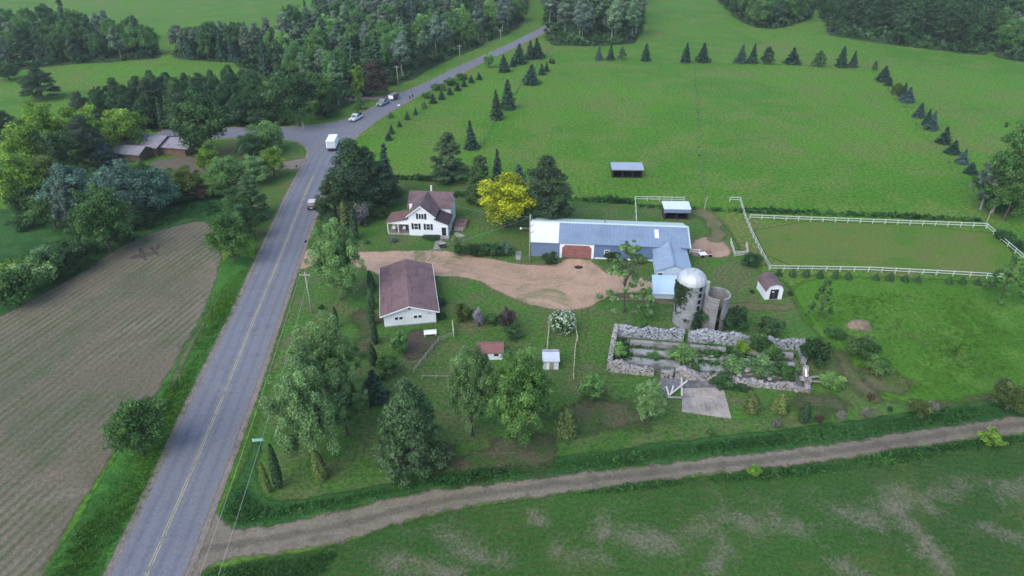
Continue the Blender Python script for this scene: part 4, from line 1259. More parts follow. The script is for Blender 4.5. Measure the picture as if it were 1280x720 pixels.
for z0 in np.arange(.7, h2 - .3, .62): m.lathe([(r2 + .004, z0), (r2 + .04, z0 + .02), (r2 + .004, z0 + .045)], n_, A0, A1)
m.build('hoops', M_IRON, silo2)

# ---- stone ruin of the old barn
BLc, BRc, FLc, FRc = G(769, 419), G(1000, 437), G(761, 463), G(1012, 489)
ruin = empty('stone_ruin', ((BLc + BRc + FLc + FRc) / 4), 0, 'roofless fieldstone barn ruin with weeds growing between its broken walls', 'ruin')
RC = ruin.location.copy()
M_STONE_P = stone_mat('limewashed_rubble', (.38, .395, .425), (.13, .14, .155), (.34, .33, .33), 3.7, (.33, .345, .37))
M_STONE_R = stone_mat('fieldstone', (.32, .30, .295), (.15, .14, .14), (.30, .225, .20), 3.5, (.38, .365, .35))


def stone_wall(p0, p1, th, top, mat, name='wall', gaps=(), rough=.05, step=.34):
    """Rubble wall from p0 to p1 with an uneven crest; top(t) gives the height, gaps are (t0, t1) stretches left out."""
    p0, p1 = p0 - RC, p1 - RC
    L = (p1 - p0).length
    d = (p1 - p0) / L
    nrm = Vector((-d.y, d.x, 0))
    nx = int(L / step)
    cuts = [0.0] + [x for g_ in gaps for x in g_] + [1.0]
    m = MB()
    for a_, b_ in zip(cuts[::2], cuts[1::2]):
        k0, k1 = int(a_ * nx), int(b_ * nx)
        cols = []
        for i in range(k0, k1 + 1):
            t = i / nx
            H = max(.25, top(t) + random.uniform(-.22, .14))
            nz = 6
            ring = []
            prof_ = [(-th / 2, H * q / nz) for q in range(nz + 1)] + [(0, H + random.uniform(-.03, .14))] + [(th / 2, H * q / nz) for q in range(nz, -1, -1)]
            for (o_, z_) in prof_:
                p = p0 + d * (L * t) + nrm * (o_ + random.uniform(-rough, rough)) + Vector((0, 0, z_ + (random.uniform(-.06, .06) if z_ > .1 else -.05)))
                ring.append(m.bm.verts.new(p))
            cols.append(ring)
        for A, B in zip(cols, cols[1:]):
            for q in range(len(A) - 1): m.bm.faces.new((A[q], B[q], B[q + 1], A[q + 1]))
        m.bm.faces.new(cols[0][::-1]); m.bm.faces.new(cols[-1])
    return m.build(name, mat, ruin)


stone_wall(BLc, BRc, .7, lambda t: 2.0 - .2 * math.sin(t * 9) + .18 * math.sin(t * 41) - .5 * max(0, t - .8) * 3, M_STONE_P, 'back_wall', ((.375, .405),))
stone_wall(BLc, FLc, .7, lambda t: 2.1 - 1.0 * t * (1 - t) * 2, M_STONE_R, 'left_wall')
stone_wall(FLc, FRc, .85, lambda t: 1.35 + .3 * math.sin(t * 21) * (t < .6) - (.75 if .55 < t < .62 else 0) - (.55 if t > .66 else 0) + .25 * math.sin(t * 37), M_STONE_R, 'front_wall', ((.235, .275), (.335, .347), (.585, .61)))
stone_wall(BRc, G(1004, 455), .7, lambda t: 2.0 - .7 * t, M_STONE_P, 'right_wall')
stone_wall(G(1004, 462), FRc + Vector((0, 1.0, 0)), .8, lambda t: .9 + .5 * math.sin(t * 8), M_STONE_R, 'broken_wall')
ex, ey = (BRc - BLc).normalized(), (FLc - BLc)
U = (BRc - BLc).length


def rpt(t, s, z=0):
    a_ = BLc.lerp(BRc, t); b_ = FLc.lerp(FRc, t)
    p = a_.lerp(b_, s) - RC
    return (p.x, p.y, z)


m = MB(); m.slab([rpt(.03, .08, .06), rpt(.03, .93, .06), rpt(.97, .93, .06), rpt(.97, .08, .06)][::-1], .05); m.build('floor', paint('ruin_floor', (.13, .13, .115), .95, .15, .5, .5, bump=.04, dirt_col=(.045, .07, .025)), ruin)
for s0, s1, hh, mt in ((.20, .27, .75, M_CONC), (.40, .52, .38, paint('ledge_concrete', (.29, .285, .28), .93, .15, .45, .6, dirt_col=(.08, .09, .06))), (.62, .78, .26, paint('gutter_concrete', (.27, .27, .265), .93, .15, .45, .6, dirt_col=(.07, .085, .05)))):
    a_ = .0
    m = MB()
    for t0, t1 in ((.09, .36), (.41, .60), (.66, .95)):
        q = [rpt(t0, s0), rpt(t1, s0), rpt(t1, s1), rpt(t0, s1)]
        lo = [m.bm.verts.new((p[0], p[1], .0)) for p in q]; hi = [m.bm.verts.new((p[0], p[1], hh)) for p in q]
        m.bm.faces.new(hi); m.bm.faces.new(lo[::-1])
        for i in range(4): m.bm.faces.new((lo[i], lo[(i + 1) % 4], hi[(i + 1) % 4], hi[i]))
    m.build('feed_ledge', mt, ruin)
for t_, s_ in ((.38, .3), (.5, .25), (.57, .55), (.44, .62)):
    p = rpt(t_, s_); MB().box(p[0] - .25, p[0] + .25, p[1] - .2, p[1] + .2, .05, 1.0).build('pillar_stub', M_CONC, ruin)
# fallen blocks
def boulder(loc, s, mat, label, group, rz=0):
    bm = bmesh.new(); bmesh.ops.create_icosphere(bm, subdivisions=2, radius=.5)
    for v in bm.verts: v.co = Vector((v.co.x * random.uniform(.85, 1.15), v.co.y * random.uniform(.85, 1.1), max(-.3, v.co.z * .7 * random.uniform(.85, 1.1))))
    mb = MB(); mb.bm.free(); mb.bm = bm
    o = mb.build('boulder', mat); o.location = loc; o.scale = s; o.rotation_euler.z = rz
    return tag(o, label, 'boulder', group)


BLK = [(933, 462, 1.5, 'big block standing on the middle of the front wall, left of the pair'), (924, 470, .9, 'smaller block leaning on the big front wall block'), (962, 474, .9, 'flat block on the low front wall crest'), (985, 480, 1.0, 'pale block near the right end of the front wall'),
       (1003, 474, 1.1, 'block on the heap at the right front corner of the ruin'), (1009, 484, 1.2, 'block at the very right front corner of the ruin'), (995, 489, .8, 'grey block lying outside the right front corner'), (868, 474, .9, 'reddish block beside the front doorway')]
for (x, y, s, lb) in BLK:
    boulder(G(x, y, .6) + Vector((0, 0, .1)), (s, s * .8, s * .8), M_STONE_R, lb, 'fallen ruin blocks', random.uniform(0, 6))
tufts('ruin_weeds', px_poly([(772, 424), (996, 440), (1000, 474), (940, 468), (850, 455), (768, 452)], 0), 700, .55, M_WEED, 7, .5, .3)
cover('concrete_yard', px_poly([(825, 471), (853, 474), (906, 480), (907, 486), (853, 484), (834, 498), (822, 488)], 0), 3, ground_mat('grey_slab', (.17, .165, .175), (.205, .20, .21), (.12, .12, .125), None, (.4, .6), (.08, .4, 2.5)), .5, .3)
pad = MB(); q = [G(853, 486), G(904, 485), G(914, 523.5), (G(852, 515))]
pad.slab([(p.x, p.y, .14) for p in q], .2); pad = pad.build('concrete_pad', M_CONC_PAD); tag(pad, kind='structure')


def plank(p0, p1, z0, z1, w, label, cat='plank', name='plank', mat=None):
    m = MB(); a_, b_ = Vector((p0.x, p0.y, z0)), Vector((p1.x, p1.y, z1))
    d_ = (b_ - a_).normalized(); s_ = d_.cross(Vector((0, 0, 1)))
    if s_.length < .1: s_ = Vector((1, 0, 0))
    s_.normalize(); u_ = s_.cross(d_)
    vs = [m.bm.verts.new(p + s_ * (w / 2 * i) + u_ * (.05 * j)) for p in (a_, b_) for i, j in ((-1, -1), (1, -1), (1, 1), (-1, 1))]
    for f in ((0, 1, 2, 3), (7, 6, 5, 4), (0, 4, 5, 1), (1, 5, 6, 2), (2, 6, 7, 3), (3, 7, 4, 0)): m.bm.faces.new([vs[i] for i in f])
    return tag(m.build(name, mat or M_WOOD), label, cat)


M_PALEWOOD = paint('bleached_wood', (.52, .50, .46), .9, .15, .2, 1.5)
plank(G(836, 496), G(858, 482), .25, .9, .22, 'long bleached plank leaning across the grey yard beside the pad', mat=M_PALEWOOD)
plank(G(836, 496), G(832, 488), .2, .8, .2, 'short bleached plank forming the left arm of a V', mat=M_PALEWOOD)
plank(G(838, 495), G(841, 487), .2, .7, .2, 'short bleached plank forming the right arm of a V', mat=M_PALEWOOD)
plank(G(852, 497), G(851.5, 470), .35, .35, .25, 'pale timber beam lying between the grey yard and the pad', mat=M_PALEWOOD)
plank(G(833, 498.5), G(852, 499), .3, .3, .3, 'timber kerb along the lower edge of the grey yard', mat=M_WOOD)
plank(G(1012, 475), G(1037, 473), .5, .5, .28, 'upper of two grey planks sticking out of the ruin corner', mat=M_WOOD)
plank(G(1012, 479), G(1040, 480), .4, .25, .28, 'lower of two grey planks sticking out of the ruin corner', mat=M_WOOD)
plank(G(1005, 470), G(1008, 481), 1.2, .3, .22, 'white plank propped on the broken right wall', mat=M_TRIM)
bm_ = MB(); bm_.lathe([(0, 1.05)] + [(2.1 * math.sin(a_), 1.05 * math.cos(a_) - .02) for a_ in np.linspace(.15, 1.57, 7)], 18)
for v in bm_.bm.verts: v.co.x *= random.uniform(.9, 1.1); v.co.y *= random.uniform(.6, .75)
md = bm_.build('earth_mound', ground_mat('heap_soil', (.20, .155, .11), (.24, .19, .14), (.15, .12, .08), None, None, (.2, .7, 3.0)), smooth=True)
md.location = G(1074, 408); tag(md, 'bare brown earth mound in the bright green meadow', 'mound')
ds = MB(); ds.lathe([(0, .22)] + [(.9 * math.sin(a_), .22 * math.cos(a_) - .01) for a_ in np.linspace(.2, 1.57, 5)], 14)
for v in ds.bm.verts: v.co.x *= random.uniform(.8, 1.2); v.co.y *= random.uniform(.6, .9)
do = ds.build('ash_heap', paint('ash', (.05, .03, .024), .95, .1, .3)); do.location = G(723, 334.5); tag(do, 'dark burnt patch of ash on the drive before the red barn door', 'ash heap')
# ------------------------------------------------------------------ fences
def rail_fence(name, P, label, spacing=2.6, h=1.15, rails=((.55, .12), (1.08, .14)), mat=None, post=.055, cat='fence', wob=.02, open_=()):
    mat = mat or M_FENCEW
    o = empty(name, (P[0].x, P[0].y, 0), 0, label, cat)
    pts = [p - P[0] for p in P]
    fine = []
    for a, b in zip(pts, pts[1:]):
        n = max(1, round((b - a).length / spacing))
        for i in range(n): fine.append(a.lerp(b, i / n))
    fine.append(pts[-1])
    pm = None
    for p in fine:
        if pm is None:
            q = MB().box(-post, post, -post, post, -.1, h).build('post', mat, o); pm = q.data
        else: q = link(bpy.data.objects.new('post', pm), o)
        q.location = p; q.rotation_euler = (random.uniform(-.03, .03), random.uniform(-.03, .03), random.uniform(-.2, .2))
    for (z, w) in rails:
        m = MB()
        prev = None
        for i, p in enumerate(fine):
            d = (fine[min(i + 1, len(fine) - 1)] - fine[max(i - 1, 0)]).normalized()
            s = Vector((-d.y, d.x, 0)) * .025
            off = Vector((-d.y, d.x, 0)) * -(post + .03)
            zz = z + random.uniform(-wob, wob)
            ring = [m.bm.verts.new(p + off + s * j + Vector((0, 0, zz + w / 2 * i_))) for j, i_ in ((-1, -1), (1, -1), (1, 1), (-1, 1))]
            if prev:
                for q in range(4): m.bm.faces.new((prev[q], prev[(q + 1) % 4], ring[(q + 1) % 4], ring[q]))
            else: m.bm.faces.new(ring[::-1])
            prev = ring
        m.bm.faces.new(prev)
        m.build('rail', mat, o)
    return o


M_DARKPOST = paint('old_fence_post', (.11, .10, .085), .95, .1, .2, 2.0)


def wire_fence(name, P, label, spacing=5.0, h=1.25, mat=None, wires=(.45, .85, 1.2)):
    o = empty(name, (P[0].x, P[0].y, 0), 0, label, 'wire fence')
    pts = [p - P[0] for p in P]
    fine = []
    for a, b in zip(pts, pts[1:]):
        n = max(1, round((b - a).length / spacing))
        fine += [a.lerp(b, i / n) for i in range(n)]
    fine.append(pts[-1])
    pm = None
    for p in fine:
        if pm is None:
            q = MB().tube((0, 0, -.1), (0, 0, h), .05, .045, 6).build('post', mat or M_DARKPOST, o); pm = q.data
        else: q = link(bpy.data.objects.new('post', pm), o)
        q.location = p
    for z in wires:
        m = MB(); m.path([p + Vector((0, 0, z)) for p in fine], .006, 4); m.build('wire', M_IRON, o)
    return o


rail_fence('paddock_fence', [G(*p) for p in ((937, 274), (1232, 285))], 'white board fence along the far side of the paddock')
rail_fence('paddock_fence', [G(*p) for p in ((912, 252), (925, 252), (931, 273), (941, 297), (951, 317), (961, 336))], 'white board fence bending down the left side of the paddock')
rail_fence('paddock_fence', [G(*p) for p in ((962, 338), (1085, 340), (1170, 344), (1254, 349))], 'white board fence along the near side of the paddock, low conifers before it')
rail_fence('paddock_fence', [G(*p) for p in ((1233, 286), (1278, 325), (1292, 337))], 'white board fence slanting down the right end of the paddock')
rail_fence('barn_yard_fence', [G(*p) for p in ((795, 282), (793.5, 251), (855, 252))], 'white rail fence making a corner behind the barn', 3.0)
M_YPOST = paint('yellowed_rail', (.50, .47, .33), .85, .2, .15, 1.5)
rail_fence('garden_rail_fence', [G(*p) for p in ((687, 408), (685.5, 424), (684, 442))], 'pale rail fence running down from the left of the white-flowering bush', 2.2, 1.0, ((.55, .12), (.9, .12)), M_YPOST)
rail_fence('garden_rail_fence', [G(*p) for p in ((720, 412), (722, 426), (719, 440), (718, 458), (717, 474))], 'pale crooked rail fence running down from the right of the white-flowering bush', 2.2, 1.0, ((.55, .12), (.9, .12)), M_YPOST)
rail_fence('garden_rail_fence', [G(*p) for p in ((517, 466), (532, 447), (548, 428), (567, 420))], 'grey rail fence slanting across the lawn below the garage', 2.2, .9, ((.45, .1), (.8, .1)), M_WOOD)
rail_fence('garden_rail_fence', [G(*p) for p in ((567, 421), (565.5, 407))], 'single white fence panel standing right of the garage corner', 1.4, 1.1, ((.5, .16), (.95, .16)), M_YPOST)
rail_fence('garden_rail_fence', [G(*p) for p in ((528, 474), (545, 474), (562, 474.5))], 'low weathered rail fence behind the big grey pine', 2.0, .8, ((.7, .1),), M_WOOD)
wire_fence('pasture_fence', [G(*p) for p in ((440, 222), (500, 223), (566, 226))], 'post and wire fence on the dark grass line left of the grey pines')
wire_fence('pasture_fence', [G(*p) for p in ((566, 244), (640, 247), (705, 249), (790, 253))], 'post and wire fence between the yellow tree and the barn yard')
wire_fence('pasture_fence', [G(*p) for p in ((868, 82), (874, 170), (881, 258))], 'post and wire fence running straight up the middle of the pasture')
wire_fence('pasture_fence', [G(*p) for p in ((690, 60), (640, 120), (596, 190))], 'post and wire fence slanting past the pair of big spruces')
wire_fence('pasture_fence', [G(*p) for p in ((746, 78), (860, 80), (960, 81), (1080, 87))], 'post and wire fence along the far row of conifers')
wire_fence('pasture_fence', [G(*p) for p in ((1092, 90), (1150, 160), (1231, 272))], 'post and wire fence slanting along the right-hand row of conifers')
# pen, gate, posts
rail_fence('wooden_pen', [G(*p) for p in ((913, 304), (918, 321), (934, 320), (932, 309))], 'small weathered wooden pen beside the round bush', 1.8, 1.2, ((.4, .18), (.8, .18), (1.1, .18)), M_PALEWOOD, cat='pen')
rail_fence('farm_gate', [G(*p) for p in ((862, 317), (874, 317.5))], 'low white rail barrier beside the annex corner', 1.8, 1.1, ((.45, .16), (.95, .16)), M_TRIM, cat='gate')
tr = empty('hay_cart', G(881, 320), R(12), 'small red and white flat cart parked by the annex', 'cart')
MB().box(-1.2, 1.2, -.6, .6, .5, .62).build('bed', M_TRIM, tr)
MB().box(.2, 1.15, -.55, .55, .622, 1.0).build('load', M_REDDOOR, tr, bev=.05)
for sx_ in (-.8, .8):
    for sy in (-1, 1): MB().tube((sx_, sy * .62, .3), (sx_, sy * .74, .3), .3, .3, 14).build('wheel', M_BLACK, tr)
m = MB(); m.path([(-1.2, 0, .5), (-2.0, 0, .35)], .05); m.build('drawbar', M_IRON, tr)
p = G(880, 262)
lp = MB(); lp.path([(0, 0, -.2), (.1, 0, 1.6), (.35, 0, 3.3)], [.09, .08, .06], 8); lp = lp.build('leaning_post', M_POLE); lp.location = p; tag(lp, 'leaning grey wooden post at the top of the trodden path', 'post')
p = G(1231.5, 283)
lp = MB(); lp.tube((0, 0, -.2), (0, 0, 3.6), .08, .06); lp = lp.build('corner_post', M_POLE); lp.location = p; tag(lp, 'tall thin post at the far right corner of the paddock', 'post')
# bench by garage
bn = empty('garden_bench', G(538, 419.5), R(8), 'white garden bench on bare soil below the garage wall', 'bench')
MB().box(-1.0, 1.0, -.28, .28, .42, .48).build('seat', M_TRIM, bn); MB().box(-1.0, 1.0, .24, .30, .481, .95).build('backrest', M_TRIM, bn)
for sx_ in (-.85, .85): MB().box(sx_ - .05, sx_ + .05, -.25, .27, 0, .418).build('leg', M_TRIM, bn)

# ------------------------------------------------------------------ poles and wires
def pole(px, pb, ptop, label, arms=0, lean=0.0, r=.15, parts=None):
    Y = G(px, pb).y; X = G(px, pb).x
    h = hgt(Y, ptop)
    o = empty('utility_pole', (X, Y, 0), R(-5), label, 'pole')
    m = MB(); m.path([(0, 0, -.3), (lean * .5, 0, h / 2), (lean, 0, h)], [r, r * .85, r * .7], 8); m.build('shaft', M_POLE, o, smooth=True)
    for a in range(arms):
        MB().box(lean - .9, lean + .9, -.14 - r, -.02 - r * .8, h - .5 - a * .9, h - .38 - a * .9).build('crossarm', M_POLE, o)
        for sx_ in (-.8, .8): MB().tube((lean + sx_, -.1 - r, h - .38 - a * .9), (lean + sx_, -.1 - r, h - .2 - a * .9), .04, .03, 6).build('insulator', M_TRIM, o)
    return o, h


p1, ph = pole(390, 392, 340, 'thin pale utility pole by the road below the driveway mouth', 1, 0, .14)
P1 = p1.location + Vector((0, 0, ph - .3))
rd = (G(360, 243) - G(190, 610)).normalized() * -1
p2, ph2 = pole(662, 328, 268, 'yard pole with lamp arm and transformer cans beside the barn corner', 0, 0, .16)
for zz in (ph2 - 2.2, ph2 - 3.6): MB().lathe([(0, zz), (.24, zz), (.26, zz + .35), (.24, zz + .75), (0, zz + .78)], 14, c=(.36, -.1)).build('transformer', M_TRIM, p2, smooth=True)
m = MB(); m.path([(0, 0, ph2 - 3.0), (-.8, -.1, ph2 - 2.75), (-1.6, -.15, ph2 - 2.75)], .05); la = m.build('lamp_arm', M_IRON, p2)
MB().lathe([(0, ph2 - 3.0), (.16, ph2 - 2.95), (.2, ph2 - 2.8), (.12, ph2 - 2.68), (0, ph2 - 2.66)], 12, c=(-1.7, -.15)).build('lamp_head', M_TRIM, la, smooth=True)
p3, h3 = pole(389, 148.5, 122, 'pale utility pole in front of the dark round trees at the junction', 1)
stub = MB(); stub.path([(0, 0, -.2), (-.25, 0, 1.9)], [.15, .14], 8); stub = stub.build('stub_post', M_POLE); stub.location = G(380, 160.5); tag(stub, 'short pale stub post on the grass at the road junction', 'post')
p4, h4 = pole(498, 110, 82, 'utility pole on the verge above the two pickups', 1)
p5, h5 = pole(575, 78, 56, 'utility pole at the forest edge halfway up the road', 1)
p6, h6 = pole(626, 56, 37, 'utility pole near the far end of the road', 1)
p7, h7 = pole(217, 157, 140, 'leaning pole behind the ranch house roof', 0, -.8, .14)
far = P1 + rd * 70
far.z = P1.z


def wire(name, a, b, sag, label, r=.010):
    m = MB(); n = 16
    m.path([a.lerp(b, i / n) - Vector((0, 0, sag * 4 * (i / n) * (1 - i / n))) for i in range(n + 1)], r, 5)
    o = m.build(name, paint('wire_metal', (.40, .42, .40), .5, .4, .1) if 'wire_metal' not in bpy.data.materials else bpy.data.materials['wire_metal'])
    return tag(o, label, 'wire')


far_pole, fh = None, 0
wire('power_line', P1 + Vector((-.8, 0, 0)), far + Vector((-.9, 0, 0)), .9, 'overhead wire nearer the road running down from the pale utility pole', .016)
wire('power_line', P1 + Vector((.8, 0, 0)), far + Vector((.7, 0, -.2)), 1.1, 'overhead wire farther from the road running down from the pale utility pole', .016)
P2 = p2.location + Vector((0, 0, ph2 - .5))
wire('power_line', P2, Vector((on_house(7.9, 5, 5.0))), .5, 'service wire from the yard pole to the farmhouse')
wire('power_line', P2, p1.location + Vector((0, 0, ph - 1.0)), 1.2, 'long service wire from the yard pole to the roadside pole')
wire('power_line', p3.location + Vector((-.8, 0, h3 - .4)), p4.location + Vector((-.8, 0, h4 - .4)), .8, 'upper road wire between the junction pole and the next pole')
wire('power_line', p4.location + Vector((-.8, 0, h4 - .4)), p5.location + Vector((-.8, 0, h5 - .4)), .8, 'upper road wire passing before the forest edge')

# street sign and roadside odds and ends
Y = G(326, 566).y
sg = empty('road_sign', G(327, 566), R(6), 'small green road name sign on a dark post by the lower road bend', 'sign')
MB().tube((0, 0, -.1), (0, 0, 2.5), .05, .05, 8).build('post', M_SHUTTER, sg)
pl = MB().box(-.68, .68, -.09, -.055, 2.0, 2.5).build('sign_plate', paint('sign_green', (.03, .34, .27), .4, .5, .04), sg)
m = MB()
for zz in (2.32, 2.12):
    x = -.52
    while x < .5:
        w = random.uniform(.05, .1); m.box(x, x + w, -.094, -.091, zz, zz + .1); x += w + .04
m.build('lettering', M_TRIM, pl)
m = MB(); m.box(-.68, -.58, -.0945, -.0905, 2.0, 2.5); m.build('sign_edge', M_TRIM, pl)


def mailbox(px, py, label, mat, rz):
    o = empty('mailbox', G(px, py), rz, label, 'mailbox')
    MB().box(-.05, .05, -.05, .05, 0, 1.0).build('post', M_WOOD, o)
    m = MB(); m.prism([(-.14, 1.0)] + [(.14 * math.cos(a), 1.16 + .14 * math.sin(a)) for a in np.linspace(math.pi, 0, 7)] + [(.14, 1.0)], 'y', -.28, .28); m.build('box', mat, o)
    MB().box(.142, .16, .0, .06, 1.1, 1.32).build('flag', M_REDDOOR, o)
    return o


mailbox(383, 308, 'dark mailbox on a post at the driveway mouth', M_SHUTTER, R(-10))
mailbox(371.5, 213, 'dark mailbox at the corner of the ranch lane', M_SHUTTER, R(160))
mailbox(416.5, 210, 'dark mailbox at the road edge left of the tall pines', M_SHUTTER, R(-20))
mailbox(320, 243, 'white mailbox on the grass beside the left roadside bushes', M_TRIM, R(160))
dl = MB().tube((0, 0, 0), (0, 0, 1.3), .06, .05).build('marker_post', M_WOOD); dl.location = G(446, 166); tag(dl, 'thin marker post at the inner curve of the junction', 'post')
bg = boulder(G(498.5, 132), (.95, .8, 1.0), M_TRIM, 'small white rubbish bag on the near edge of the upper road', None); bg['category'] = 'boulder'  # rubbish bag at the road edge, shaped with the boulder mesh
for (x, y, lb) in ((512.5, 123.5, 'dark marker stub on the upper road edge, left of two'), (516, 121.5, 'dark marker stub on the upper road edge, right of two')):
    q = MB(); q.tube((0, 0, 0), (0, 0, .9), .2, .17, 10); q.box(-.22, .22, -.22, .22, .9, .98); q = q.build('marker_stub', M_SHUTTER); q.location = G(x, y); tag(q, lb, 'post')

# ------------------------------------------------------------------ vehicles
def car_paint(name, col): return paint(name, col, .28, .55, .05, 1.0)


def wheels(o, xs, y, r=.38, w=.25):
    for x in xs:
        for s in (-1, 1):
            t = MB().tube((x, s * (y - w), r), (x, s * y, r), r, r, 20).build('wheel', M_BLACK, o, bev=.03)
            MB().tube((x, s * (y - .02), r), (x, s * (y + .012), r), r * .6, r * .55, 14).build('rim', M_IRON, t)


def pickup(px, py, rz, body, label, load=None, load_mat=None, cat='pickup'):
    o = empty('pickup_truck', G(px, py), rz, label, cat)
    W = .96
    MB().prism([(-2.7, .45), (2.6, .45), (2.68, .7), (2.62, 1.0), (1.2, 1.12), (-.55, 1.14), (-.55, 1.12), (-2.7, 1.12)], 'y', -W, W).build('body', body, o, bev=.05)
    MB().prism([(1.15, 1.12), (.55, 1.78), (.35, 1.86), (-.5, 1.86), (-.68, 1.78), (-.72, 1.12)], 'y', -W + .08, W - .08).build('cab', body, o, bev=.05)
    m = MB(); m.slab([(1.20, -.74, 1.16), (1.20, .74, 1.16), (.64, .68, 1.76), (.64, -.68, 1.76)], .02); m.build('windscreen', M_GLASS, o)
    m = MB(); m.box(-.745, -.722, -.66, .66, 1.26, 1.72); m.build('rear_window', M_GLASS, o)
    for s in (-1, 1):
        m = MB(); m.prism([(.98, 1.2), (.52, 1.72), (-.55, 1.72), (-.6, 1.2)], 'y', s * (W - .095), s * (W - .06)); m.build('side_window', M_GLASS, o)
        MB().box(2.655, 2.70, s * .62 - .2, s * .62 + .2, .74, .92).build('headlight', M_TRIM, o)
        MB().box(-2.735, -2.701, s * .82 - .1, s * .82 + .1, .7, 1.05).build('taillight', M_REDDOOR, o)
    MB().box(-2.62, -.78, -W + .12, W - .12, 1.121, 1.135).build('bed_liner', M_SHUTTER, o)
    MB().box(2.69, 2.78, -.9, .9, .45, .65).build('bumper', M_IRON, o); MB().box(-2.80, -2.71, -.9, .9, .45, .65).build('bumper', M_IRON, o)
    MB().box(2.66, 2.69, -.4, .4, .7, .92).build('grille', M_SHUTTER, o)
    wheels(o, (1.75, -1.75), W + .02)
    if load: MB().box(*load).build('load', load_mat, o, bev=.06)
    return o


def heading(a, b):
    d = G(*b) - G(*a)
    return math.atan2(d.y, d.x)


h_up = heading((500, 124), (445, 150))
pickup(445, 150, heading((470, 134), (440, 151)), car_paint('white_car_paint', (.62, .66, .68)), 'white pickup with dark bed nearest the junction on the upper road', (-2.5, -.85, -.8, .8, 1.14, 1.7), M_SHUTTER)
pk = pickup(479, 131, heading((503, 119), (472, 134)), car_paint('slate_car_paint', (.20, .27, .31)), 'grey-blue pickup towing a dark red trailer on the upper road')
hd = heading((503, 119), (472, 134))
bk = Vector((math.cos(hd), math.sin(hd), 0))
tl = empty('box_trailer', G(479, 131) - bk * 6.6, hd, 'small dark red trailer with pale front and roof rack behind the grey-blue pickup', 'trailer')
MB().box(-1.9, 1.7, -.95, .95, .6, 1.9).build('body', car_paint('maroon_paint', (.12, .045, .07)), tl, bev=.06); MB().box(1.702, 1.76, -.9, .9, .7, 1.8).build('front_panel', M_TRIM, tl)
MB().box(-1.8, 1.6, -.85, .85, 1.902, 2.0).build('roof_rack', M_IRON, tl); m = MB(); m.path([(1.7, 0, .6), (3.3, 0, .5)], .06); m.build('drawbar', M_IRON, tl)
wheels(tl, (-.2,), 1.0, .34)
h_road = heading((392, 275), (412, 215))
# dark car on the shoulder
cv = empty('parked_suv', G(391.5, 258.5), h_road, 'dark maroon car with a pale roof driving away beside the pines', 'car')
cp = car_paint('dark_maroon', (.035, .012, .016))
MB().prism([(-2.25, .42), (2.25, .42), (2.32, .75), (2.2, 1.0), (1.0, 1.1), (-2.2, 1.12), (-2.3, .8)], 'y', -.92, .92).build('body', cp, cv, bev=.06)
MB().prism([(1.0, 1.1), (.35, 1.66), (-1.75, 1.68), (-2.15, 1.12)], 'y', -.82, .82).build('cabin', M_GLASS, cv, bev=.05)
m = MB(); m.slab([(.38, -.78, 1.72), (.38, .78, 1.72), (-1.72, .78, 1.74), (-1.72, -.78, 1.74)], .05); m.build('roof', car_paint('pale_roof_paint', (.62, .52, .52)), cv, bev=.02)
m = MB(); m.slab([(-1.80, -.7, 1.66), (-1.80, .7, 1.66), (-2.17, .74, 1.18), (-2.17, -.74, 1.18)], .02); m.build('rear_window', M_GLASS, cv)
for s in (-1, 1):
    MB().box(-2.34, -2.29, s * .7 - .14, s * .7 + .14, .8, 1.0).build('taillight', M_REDDOOR, cv); MB().box(2.29, 2.335, s * .6 - .18, s * .6 + .18, .72, .9).build('headlight', M_TRIM, cv)
MB().box(-2.38, -2.31, -.85, .85, .42, .62).build('bumper', M_SHUTTER, cv); MB().box(-2.345, -2.305, -.28, .28, .66, .78).build('number_plate', M_TRIM, cv)
wheels(cv, (1.42, -1.42), .94, .35)
# box truck
hb = heading((405, 215), (422, 178))
bt = empty('box_truck', G(414.5, 190), hb, 'white box truck driving up to the junction, partly behind the pines', 'truck')
MB().box(0, 5.6, -1.2, 1.2, .95, 3.1).build('cargo_box', M_TRIM, bt, bev=.08)
m = MB(); m.box(-.035, -.003, -1.02, -.02, 1.05, 2.95); m.box(-.035, -.003, .02, 1.02, 1.05, 2.95); m.build('rear_door', paint('truck_door', (.55, .57, .6), .5, .4, .1), bt)
MB().box(-.1, 5.7, -1.05, 1.05, .55, .94).build('chassis', M_SHUTTER, bt)
MB().prism([(5.72, .55), (7.7, .55), (7.75, 1.3), (7.2, 1.55), (6.8, 2.25), (5.72, 2.3)], 'y', -1.0, 1.0).build('cab', M_TRIM, bt, bev=.06)
m = MB(); m.slab([(7.26, -.85, 1.58), (7.26, .85, 1.58), (6.88, .8, 2.2), (6.88, -.8, 2.2)], .02); m.build('windscreen', M_GLASS, bt)
for s in (-1, 1):
    MB().box(6.0, 6.8, s * 1.004 - .012, s * 1.004 + .012, 1.5, 2.1).build('side_window', M_GLASS, bt); MB().box(-.14, -.101, s * .9 - .1, s * .9 + .1, .65, .85).build('taillight', M_REDDOOR, bt)
    MB().box(7.74, 7.79, s * .7 - .15, s * .7 + .15, .8, 1.0).build('headlight', M_TRIM, bt)
wheels(bt, (1.2, 6.7), 1.08, .45)
